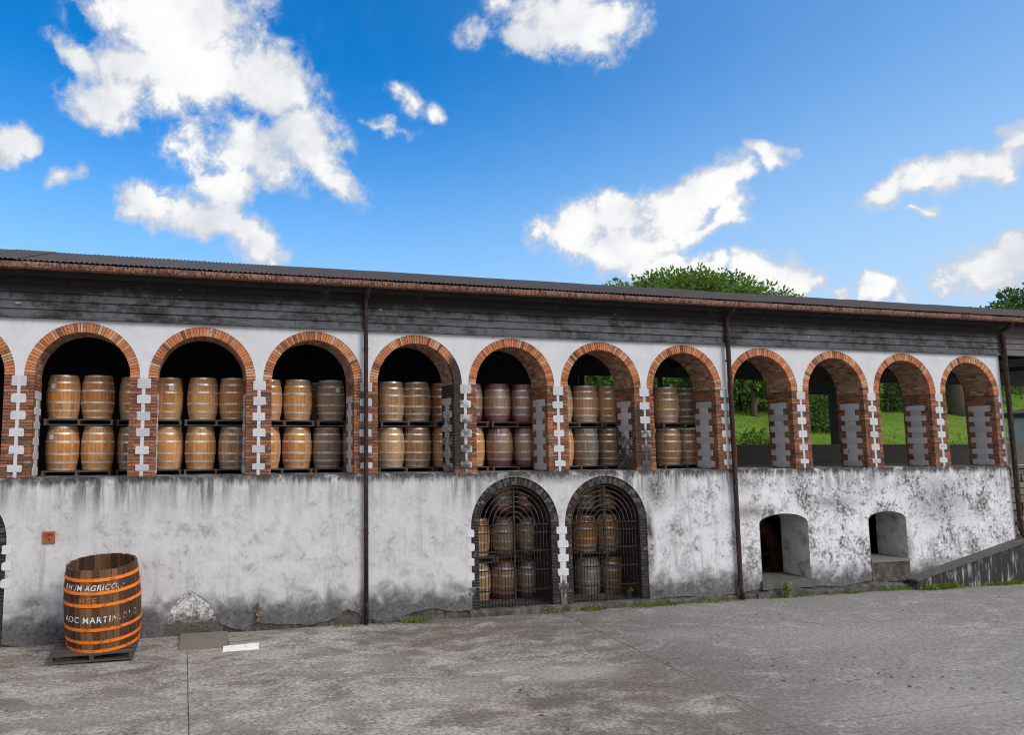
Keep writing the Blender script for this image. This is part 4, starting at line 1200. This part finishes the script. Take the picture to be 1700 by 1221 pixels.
# ================================================================== IRON GRILLES
def grille(c_, label, stile):
    t = thing('iron_grille', label, 'iron gate', (c_, .06, LZ0), group='iron grilles in the low arches')
    zc = LZC - LZ0
    for i in range(-10, 11):
        px = i * .082
        if i == 0: continue
        h = zc + .012
        bm_ = MB().tube([(px, 0, -.0), (px, 0, h)], .0068, 6)
        bm_.build('vertical_bar', M_IRON, t)
    MB().box(-.02 - stile, .02 + stile, -.016, .016, 0, zc + RI - .03).build('centre_stile', M_IRON, t)
    for zz in (.03, .36, .80, 1.23, 1.64, zc):
        MB().box(-RI + .002, RI - .002, .009, .020, zz - .014, zz + .014).build('cross_bar', M_IRON, t)
    for r in (.86, .75, .64, .53, .42, .30, .19):
        MB().tube([(r * math.cos(math.pi * k / 22), 0, zc + r * math.sin(math.pi * k / 22)) for k in range(23)], .0095, 6).build('arched_bar', M_BAR, t)
    if stile:
        MB().box(-.10, .10, -.05, -.016, zc * .60, zc * .60 + .06).build('lock_bolt', M_IRON, t)
        MB().box(-.015, .035, -.06, -.03, zc * .55, zc * .60 - .005).build('padlock', M_IRON, t)
    return t
grille(LOWARCH[1], 'black iron grille of nested arcs in the left low arch', .0)
grille(LOWARCH[2], 'black iron grille with heavy centre stile in the right low arch', .012)
grille(LOWARCH[0], 'black iron grille in the low arch cut off at the photo edge', .0)

# ================================================================== OPEN VAT IN THE YARD
VH, VR, VHR = 1.49, .675, .615
vat = thing('open_barrel', 'large dark open-topped barrel with orange hoops and worn white lettering', 'barrel',
            (1.83, -.86, .19), (R(5.5), R(-2.6), 0))
NV = 36
for k in range(NV):
    a0 = 2 * math.pi * k / NV + .004; a1 = 2 * math.pi * (k + 1) / NV - .004
    m = MB(); V = []
    ht = VH + random.uniform(-.008, .005)
    pr = random.uniform(-.004, .004)
    for i in range(9):
        t_ = i / 8
        r = brad(t_, VR, VHR) + pr
        for (rr, a) in ((r, a0), (r, a1), (r - .04, a1), (r - .04, a0)):
            V.append((rr * math.cos(a), rr * math.sin(a), ht * t_))
    fs = [(i * 4 + j, i * 4 + (j + 1) % 4, i * 4 + 4 + (j + 1) % 4, i * 4 + 4 + j) for i in range(8) for j in range(4)] + [(3, 2, 1, 0), (32, 33, 34, 35)]
    m.add(V, fs, random.random())
    m.build('stave', M_VAT, vat)
MB().lathe([(.001, .06), (VHR - .03, .06)], 36).build('floor_head', M_VAT, vat)
for t_ in (.895, .745, .60, .315, .165, .055):
    hm = hoop_mesh(t_, M_ORANGE, VH, .027, VR, VHR, .011, 64)
    h_ = link('hoop', hm, vat)
    rr = brad(t_, VR, VHR)
    for a in (-1.9, -1.75):
        m = MB().lathe([(.011, 0), (.008, .006), (.001, .008)], 8)
        m.build('rivet', M_ORANGE, h_, loc=((rr + .010) * math.cos(a), (rr + .010) * math.sin(a), t_ * VH), rot=(math.pi / 2, 0, a + math.pi / 2))
def lettering(txt, size, z_, a0, mat, shear=.0, space=1.0):
    cu = bpy.data.curves.new('txt', 'FONT')
    cu.body = txt; cu.size = size; cu.shear = shear; cu.space_character = space; cu.offset = .003
    o = bpy.data.objects.new('txt', cu)
    COL.objects.link(o)
    dg = bpy.context.evaluated_depsgraph_get()
    me = bpy.data.meshes.new_from_object(o.evaluated_get(dg))
    bpy.data.objects.remove(o)
    bmt = bmesh.new(); bmt.from_mesh(me)
    bmesh.ops.delete(bmt, geom=[v for v in bmt.verts if abs(v.co.y) > 2 * size or v.co.x < -1 or v.co.x > 3], context='VERTS')
    bmt.to_mesh(me); bmt.free()
    for v in me.vertices:
        zz = z_ + v.co.y
        rr = brad(zz / VH, VR, VHR) + .0065
        a = a0 + v.co.x / rr
        v.co = (rr * math.cos(a), rr * math.sin(a), zz)
    me.materials.clear(); me.materials.append(mat)
    return link('lettering', me, vat, kind='stuff')
lettering('RHUM AGRICOLE', .135, 1.155, R(-151), M_WLET, .15, 1.12)
lettering('HSE', .155, .925, R(-120), M_OLET, 0.0, 1.35)
lettering('AOC MARTINIQUE', .150, .595, R(-151), M_WLET, .12, 1.18)

# long dark pallet below the vat
vp = thing('pallet', 'weathered dark pallet carrying the open barrel in the yard', 'pallet', (.97, -1.42, .012), (R(5.5), R(-1.2), R(-3.5)))
for i in range(8):
    MB().box(0, 1.42, .0 + .165 * i, .11 + .165 * i, .125, .15, j=.004).build('deck_board', M_PALLETD, vp)
for i in range(3):
    MB().box(0, 1.42, .005 + .57 * i, .11 + .57 * i, .0, .022, j=.004).build('bottom_board', M_PALLETD, vp)
for px in (.0, .68, 1.345):
    MB().box(px, px + .075, .004, 1.26, .0225, .1245, j=.003).build('stringer', M_PALLETD, vp)

# ================================================================== SMALL THINGS OF THE YARD
pq = thing('wall_plaque', 'small square terracotta plaque on the white wall above the open barrel', 'plaque', (.675, -.03, 2.02))
MB().box(-.112, .112, -.028, .0, -.112, .112, j=.006).build('tile', M_TERRA, pq)
def flat_text(txt, size, x_, z_, y_, mat, parent):
    cu = bpy.data.curves.new('txt', 'FONT'); cu.body = txt; cu.size = size; cu.align_x = 'CENTER'
    o = bpy.data.objects.new('txt', cu); COL.objects.link(o)
    me = bpy.data.meshes.new_from_object(o.evaluated_get(bpy.context.evaluated_depsgraph_get()))
    bpy.data.objects.remove(o)
    for v in me.vertices:
        v.co = (x_ + v.co.x, y_, z_ + v.co.y)
    me.materials.clear(); me.materials.append(mat)
    return link('lettering', me, parent, kind='stuff')
flat_text('CMI', .085, 0, .022, -.038, M_INK, pq)
flat_text('7', .10, 0, -.075, -.038, M_INK, pq)

cs = MB()
P = [(3.17, -1.02), (4.08, -1.05), (4.12, -.12), (3.20, -.09)]
zt = [.022, .022, .062, .062]
cs.hexa([(*P[0], -.0), (*P[1], -.0), (*P[3], .01), (*P[2], .01), (*P[0], zt[0]), (*P[1], zt[1]), (*P[3], zt[3]), (*P[2], zt[2])])
cs.build('cover_slab', M_COVER, label='tilted grey concrete cover slab lying against the foot of the wall', cat='slab')
wb = MB()
P = [(3.955, -1.335), (4.625, -1.325), (4.665, -.985), (3.985, -1.045)]
wb.hexa([(*P[0], .002), (*P[1], .002), (*P[3], .002), (*P[2], .002), (*P[0], .026), (*P[1], .036), (*P[3], .026), (*P[2], .030)])
wb.build('white_board', M_WBOARD, label='short white board lying on the yard beside the cover slab', cat='board')

# flywheel behind the left low window
fw = thing('flywheel', 'brown iron flywheel seen inside the left low window', 'flywheel', (18.02, 1.75, .40), (0, 0, 0))
m = MB(); V = []
sect = [(1.30, -.12), (1.60, -.12), (1.62, 0), (1.60, .12), (1.30, .12), (1.28, 0)]
for k in range(64):
    a = 2 * math.pi * k / 64
    V += [(r * math.cos(a), yy, r * math.sin(a)) for r, yy in sect]
m.add(V, [(k * 6 + j, k * 6 + (j + 1) % 6, ((k + 1) % 64) * 6 + (j + 1) % 6, ((k + 1) % 64) * 6 + j) for k in range(64) for j in range(6)])
m.build('rim', M_WHEEL, fw)
for k in range(6):
    a = 2 * math.pi * k / 6 + .3
    MB().tube([(.15 * math.cos(a), 0, .15 * math.sin(a)), (1.31 * math.cos(a), 0, 1.31 * math.sin(a))], [.09, .06], 8).build('spoke', M_WHEEL, fw)
MB().tube([(0, -.25, 0), (0, .25, 0)], .2, 16).build('hub', M_IRON, fw)
mc = thing('machine_bracket', 'black iron machine bracket in front of the flywheel inside the left low window', 'machine part', (17.42, 1.0, -1.4))
MB().box(-.16, .10, -.10, .10, 0, 1.75, j=.01).build('base_casting', M_IRON, mc)
MB().tube([(-.1, 0, 1.7), (-.1, 0, 2.5), (-.02, 0, 2.75)], .045, 8).build('rod', M_IRON, mc)
MB().tube([(-.15, 0, 2.28), (.16, 0, 2.28)], .05, 8).build('bolt', M_HOOPD, mc)

# ================================================================== PLANTS
def leaf_quad(m, p, d, n_, L, Wd, tn, fold=.25):
    """pointed leaf of two facets"""
    s_ = d.cross(n_).normalized()
    a = p; b = p + d * L * .5 + s_ * Wd * .5 + n_ * fold * Wd; c = p + d * L; e = p + d * L * .5 - s_ * Wd * .5 + n_ * fold * Wd
    m.add([a, b, c, e], [(0, 1, 2), (0, 2, 3)], tn)
def rvec(rg=random):
    while True:
        v = Vector((rg.uniform(-1, 1), rg.uniform(-1, 1), rg.uniform(-1, 1)))
        if .05 < v.length < 1:
            return v.normalized()
def plant(name, label, cat, loc, h, nst, spread, L, mat, dry=0, group=None):
    t = thing(name, label, cat, loc, group=group)
    st_ = MB(); lf = MB(); dr = MB()
    for i in range(nst):
        a = random.uniform(0, 6.28)
        tip = Vector((math.cos(a) * spread * random.random(), -abs(math.sin(a)) * spread * random.random(), h * random.uniform(.55, 1)))
        mid = tip * .5 + Vector((0, -.02, 0))
        st_.tube([(0, 0, 0), mid, tip], [.006, .005, .003], 5)
        for q in range(9):
            f_ = random.uniform(.35, 1.0)
            p = tip * f_
            d = (rvec() + Vector((0, -.4, .15))).normalized()
            tgt = dr if (dry and f_ < .75) else lf
            if tgt is dr: d = (d + Vector((0, 0, -1.6))).normalized()
            leaf_quad(tgt, p, d, rvec(), L * random.uniform(.6, 1.2), L * .55, random.random())
    st_.build('stem', M_BARK if dry else mat, t)
    lf.build('leaves', mat, t)
    if dr.v: dr.build('withered_leaves', M_DRY, t)
    return t
plant('wall_plant', 'half-withered weed with green tips growing from the cracked wall foot', 'plant', (4.76, -.05, .10), .58, 4, .12, .10, M_WEED, dry=1)
plant('leafy_weed', 'taller leafy weed below the left low window', 'plant', (17.7, -.22, .0), .42, 6, .22, .10, M_WEED)
plant('leafy_weed', 'small green weed inside the foot of the right iron grille', 'plant', (13.62, .25, .12), .32, 4, .12, .08, M_WEED)
plant('leafy_weed', 'small weed on the ledge of the sixth full arch beside the right barrel', 'plant', (14.25, .75, SILL), .25, 4, .10, .07, M_LEAFY)
# weeds along the wall foot
wm = MB()
def tuft(x_, y_, n_, h, L):
    for i in range(n_):
        p = Vector((x_ + random.gauss(0, .10), y_ + random.gauss(0, .035), .0))
        d = (Vector((random.gauss(0, .5), random.gauss(-.2, .4), 1))).normalized()
        hh = h * random.uniform(.4, 1.1)
        leaf_quad(wm, p, d, Vector((random.uniform(-1, 1), random.uniform(-1, 1), .1)).normalized(), hh, max(.012, L * random.uniform(.5, 1)), random.random(), .1)
for (a, b, n_, h) in ((6.2, 7.0, 12, .10), (7.1, 7.6, 8, .10), (7.7, 8.5, 34, .18), (10.9, 11.7, 24, .12), (11.9, 12.7, 46, .18), (13.2, 14.9, 80, .13), (15.0, 16.4, 36, .10),
                      (17.2, 18.6, 60, .12), (18.9, 20.6, 60, .10), (20.7, 22.0, 80, .14), (22.0, 23.2, 120, .24), (23.6, 26.5, 150, .16)):
    for i in range(n_):
        x_ = random.uniform(a, b) if random.random() < .5 else random.gauss((a + b) / 2, (b - a) / 6)
        if random.random() < .55: tuft(x_, (-.36 if x_ > 22 else -.16) + random.uniform(-.06, .04), 6, h * random.uniform(.5, 1), .034)
wm.build('weeds', M_WEED, label='low green weeds sprouting along the foot of the wall', cat='weeds', kind='stuff')

lm = MB()
for (cx, cy, k_, sp) in ((13.6, -4.6, 10, .8), (14.6, -5.6, 14, .5), (16.5, -2.2, 6, 1.5), (12.0, -3.6, 5, .6), (20.5, -2.0, 7, 2.0), (8.0, -5.2, 4, 1.5), (22.5, -1.2, 10, 1.6), (15.2, -6.4, 5, .4)):
    for i in range(k_):
        p = Vector((cx + random.gauss(0, sp), cy + random.gauss(0, sp * .5), .006))
        a_ = random.uniform(0, 6.28)
        leaf_quad(lm, p, Vector((math.cos(a_), math.sin(a_), random.uniform(0, .15))).normalized(), Vector((0, 0, 1)), random.uniform(.05, .14), random.uniform(.02, .05), random.random(), .2)
lm.build('leaf_litter', M_DEAD, label='scattered dry brown leaves and twigs on the yard', cat='leaves', kind='stuff')

gm = MB()
rq = random.Random(5)
for i in range(9000):
    px = rq.uniform(24, 60); py = 8.9 + rq.random() ** 1.5 * 13
    p = Vector((px, py, hz(px, py) - .03))
    leaf_quad(gm, p, Vector((rq.gauss(0, .35), rq.gauss(0, .35), 1)).normalized(), Vector((rq.uniform(-1, 1), -1, .1)).normalized(), rq.uniform(.06, .20) * (1.8 if rq.random() < .06 else 1), rq.uniform(.02, .05), rq.random(), .1)
gm.build('grass', M_GRASS, label='short grass blades of the sunny lawn behind the arches', cat='grass', kind='stuff')

def tree(name, label, base, H, blobs, nclump, leafL, per, mat, trunk_r=.25, group='trees and shrubs behind the warehouse', cr=.45, seed=1, trunk=True):
    rg = random.Random(seed)
    t = thing(name, label, 'tree' if 'tree' in name else 'shrub', base, group=group)
    B = Vector(base)
    m = MB()
    if trunk:
        tm = MB()
        top_ = Vector((0, 0, H * .55))
        tm.tube([(0, 0, -.6), (.1, 0, H * .2), (-.05, .1, H * .4), top_], [trunk_r * 1.3, trunk_r, trunk_r * .8, trunk_r * .55], 9)
        for (bx, by, bz, rx, ry, rz) in blobs:
            e = Vector((bx, by, bz))
            s_ = Vector((0, 0, H * rg.uniform(.28, .5)))
            tm.tube([s_, s_.lerp(e, .5) + Vector((0, 0, -.15 * H * .2)), e], [trunk_r * .5, trunk_r * .33, trunk_r * .12], 6)
        tm.build('trunk', M_BARK, t)
    vol = [b[3] * b[4] * b[5] for b in blobs]
    for i in range(nclump):
        bx, by, bz, rx, ry, rz = rg.choices(blobs, vol)[0]
        d = rvec(rg); q = rg.random() ** .38
        c_ = Vector((bx + d.x * rx * q, by + d.y * ry * q, bz + d.z * rz * q))
        out = (Vector((d.x / rx, d.y / ry, d.z / rz))).normalized()
        tb = min(1, max(0, .5 + rg.gauss(0, .22)))
        for k in range(per):
            dd = rvec(rg)
            p = c_ + dd * cr * rg.random() ** .5
            ld = (dd + out * .6 + Vector((0, 0, -.25))).normalized()
            nn = (rvec(rg) + Vector((0, 0, .9)) + out * .5).normalized()
            leaf_quad(m, p, ld, nn, leafL * rg.uniform(.7, 1.3), leafL * .55, min(1, max(0, tb + rg.uniform(-.25, .25))), .15)
    m.build('crown', mat, t)
    return t
def G(x_, y_):
    return (x_, y_, hz(x_, y_) - .1)
# the broad crown that shows above the ridge
tree('roof_tree', 'broad green tree crown rising above the roof ridge', (34.6, 22, hz(34.6, 22) - .35), 9,
     [(-4.4, 0, 6.6, 2.8, 2.6, 1.5), (-1.8, 0, 7.35, 3.0, 2.8, 1.5), (1.4, .3, 7.15, 3.0, 2.8, 1.5), (4.4, 0, 6.75, 2.7, 2.4, 1.4), (6.3, 0, 6.4, 1.7, 1.8, 1.1), (0, 0, 5.6, 5.2, 2.8, 1.5)],
     1900, .25, 18, M_LEAFB, .32, cr=.40, seed=4)
tree('spreading_tree', 'dark spreading tree at the right edge above the roof', (65.8, 24, 5.0), 11,
     [(-3.2, 0, 7.6, 3.2, 2.5, 1.1), (1.5, 0, 9.4, 3.5, 2.8, 1.3), (4.5, 0, 10.2, 3.5, 2.8, 1.3), (-.5, 0, 8.4, 3.0, 2.5, .9), (1, 0, 6.2, 4.5, 2.5, 1.1)], 1000, .28, 16, M_LEAFD, .35, cr=.42, seed=5)
tree('broadleaf_tree', 'broadleaf tree with big pale leaves seen through the eighth full arch', G(35.4, 19.3), 5,
     [(-1.2, 0, 2.6, 1.7, 1.2, 1.5), (1.2, 0, 2.7, 1.8, 1.2, 1.6), (.2, 0, 4.0, 2.0, 1.3, 1.0)], 330, .28, 12, M_LEAF, .16, cr=.4, seed=6)
tree('thicket_shrub', 'dark thicket shading the lawn edge seen through the eighth full arch', G(36.6, 21.5), 3.5,
     [(-2.5, 0, 1.2, 2.2, 1.3, 1.5), (1.0, 0, 1.2, 2.4, 1.3, 1.6), (4.0, 0, 1.4, 2.2, 1.3, 1.7)], 260, .26, 12, M_LEAFD, .12, cr=.45, seed=7)
tree('lawn_shrub', 'low bright shrub on the lawn seen through the eighth full arch', G(28.9, 11.3), 1.2,
     [(-.8, 0, .5, 1.1, .7, .5), (.9, 0, .4, 1.0, .7, .45)], 110, .16, 10, M_WEED, .04, cr=.25, seed=8)
tree('feathery_shrub', 'tall feathery shrub seen through the ninth full arch', G(36.6, 15.0), 3.6,
     [(-.8, 0, 1.2, 1.3, 1.0, 1.3), (.8, 0, 1.4, 1.4, 1.0, 1.6), (0, 0, 2.6, 1.2, .9, 1.1)], 280, .22, 12, M_LEAF, .08, cr=.32, seed=9)
tree('yellow_shrub', 'yellow-green shrub seen at the left of the tenth full arch', G(44.9, 20.0), 4.2,
     [(-1.0, 0, 1.8, 1.2, 1.0, 1.9), (-.6, 0, 3.2, 1.2, .9, 1.2)], 200, .24, 12, M_LEAFY, .08, cr=.36, seed=10)
tree('hollow_shrub', 'dark hollow shrub behind the lawn in the tenth full arch', G(48.0, 21.5), 4.2,
     [(-1.2, 0, 1.9, 1.8, 1.2, 1.9), (1.3, 0, 2.0, 1.8, 1.2, 2.1), (0, 0, 3.6, 2.0, 1.2, 1.0)], 260, .26, 12, M_LEAFD, .1, cr=.4, seed=11)
tree('stout_tree', 'tree with a stout bare trunk seen through the eleventh full arch', G(52.6, 20.2), 6.2,
     [(-1.9, -.6, 3.3, .9, .8, 1.1), (0, 0, 4.7, 2.6, 2.0, 1.2), (2.6, 0, 3.8, 2.0, 1.5, 1.5)], 300, .28, 12, M_LEAFY, .62, cr=.38, seed=12)
tree('far_thicket', 'leafy thicket glimpsed above the barrels in the sixth full arch', G(25.5, 21.0), 6,
     [(-3.0, 0, 2.2, 2.6, 1.4, 2.2), (.8, 0, 2.6, 2.6, 1.4, 2.6), (4.2, 0, 2.2, 2.4, 1.4, 2.2)], 320, .30, 11, M_LEAF, .12, cr=.5, seed=13)
tree('edge_tree', 'green tree glimpsed past the end of the wall under the siding', G(57.5, 22.5), 6.5,
     [(-2, 0, 2.2, 2.6, 1.6, 1.9), (1.5, 0, 2.4, 2.8, 1.6, 2.0), (0, 0, 3.2, 2.8, 1.6, 1.3)], 380, .28, 12, M_LEAF, .2, cr=.42, seed=14)
tree('hill_tree', 'tree on the hillside behind the lawn between the arches', G(42.0, 24.5), 8,
     [(-2, 0, 3.0, 2.6, 1.8, 2.6), (2, 0, 3.2, 2.8, 1.8, 2.8), (0, 0, 5.4, 2.8, 1.8, 1.5)], 380, .30, 11, M_LEAFD, .2, cr=.5, seed=15)

rg_ = random.Random(21)
m = MB()
for i in range(1500):
    px = rg_.uniform(10, 78); py = rg_.uniform(25, 29.5)
    c_ = Vector((px, py, hz(px, py) + rg_.uniform(.2, 1.0) * (3.6 + .8 * math.sin(px * .9) + .5 * math.sin(px * 2.3))))
    tb = min(1, max(0, rg_.gauss(.45, .25)))
    for k in range(9):
        dd = rvec(rg_)
        leaf_quad(m, c_ + dd * .7 * rg_.random() ** .5, (dd + Vector((0, -.5, -.2))).normalized(), (rvec(rg_) + Vector((0, -.4, .8))).normalized(), .5 * rg_.uniform(.7, 1.3), .3, min(1, max(0, tb + rg_.uniform(-.25, .25))), .15)
m.build('woodland', M_LEAFD, label='dense woodland edge behind the lawn', cat='woodland', kind='stuff')

# ================================================================== RIGHT EDGE
rw = thing('rubble_wall', 'rough rubble stone wall beyond the end of the warehouse', 'stone wall', (26.3, 1.6, 0))
MB().box(0, 12, .06, .5, 0, 3.05).build('core', M_LMORTAR, rw)
m = MB()
zz = 0.02
while zz < 3.0:
    hh = random.uniform(.14, .24); x_ = random.uniform(-.1, 0)
    while x_ < 11.8:
        L = random.uniform(.18, .42)
        m.box(x_ + .012, x_ + L - .012, random.uniform(-.03, .03), .1, zz + .012, zz + hh - .012, random.random(), .02)
        x_ += L
    zz += hh
m.build('stonework', M_STONE, rw, kind='stuff')
sh = thing('shed', 'pale blue-grey shed with a dark sloping roof past the wall end', 'shed', (43.9, 9.5, 2.75))
MB().box(-2.4, 2.4, 0, .75, 0, 2.25).build('wall', M_SHED, sh)
MB().hexa([(-2.5, -.5, 2.2), (2.9, -.5, 3.2), (-2.5, .9, 2.2), (2.9, .9, 3.2), (-2.5, -.5, 2.42), (2.9, -.5, 3.42), (-2.5, .9, 2.42), (2.9, .9, 3.42)]).build('roof', M_DARKWOOD, sh)
MB().box(-1.2, .6, -.03, -.001, .2, 1.4).build('window', M_DARKWOOD, sh)
rb = MB().tube([(26.4, .9, 1.7), (29.5, .9, .9)], .07, 6)
rb.build('rusty_beam', M_WHEEL, label='rusty brown beam slanting down beside the end downpipe', cat='beam')
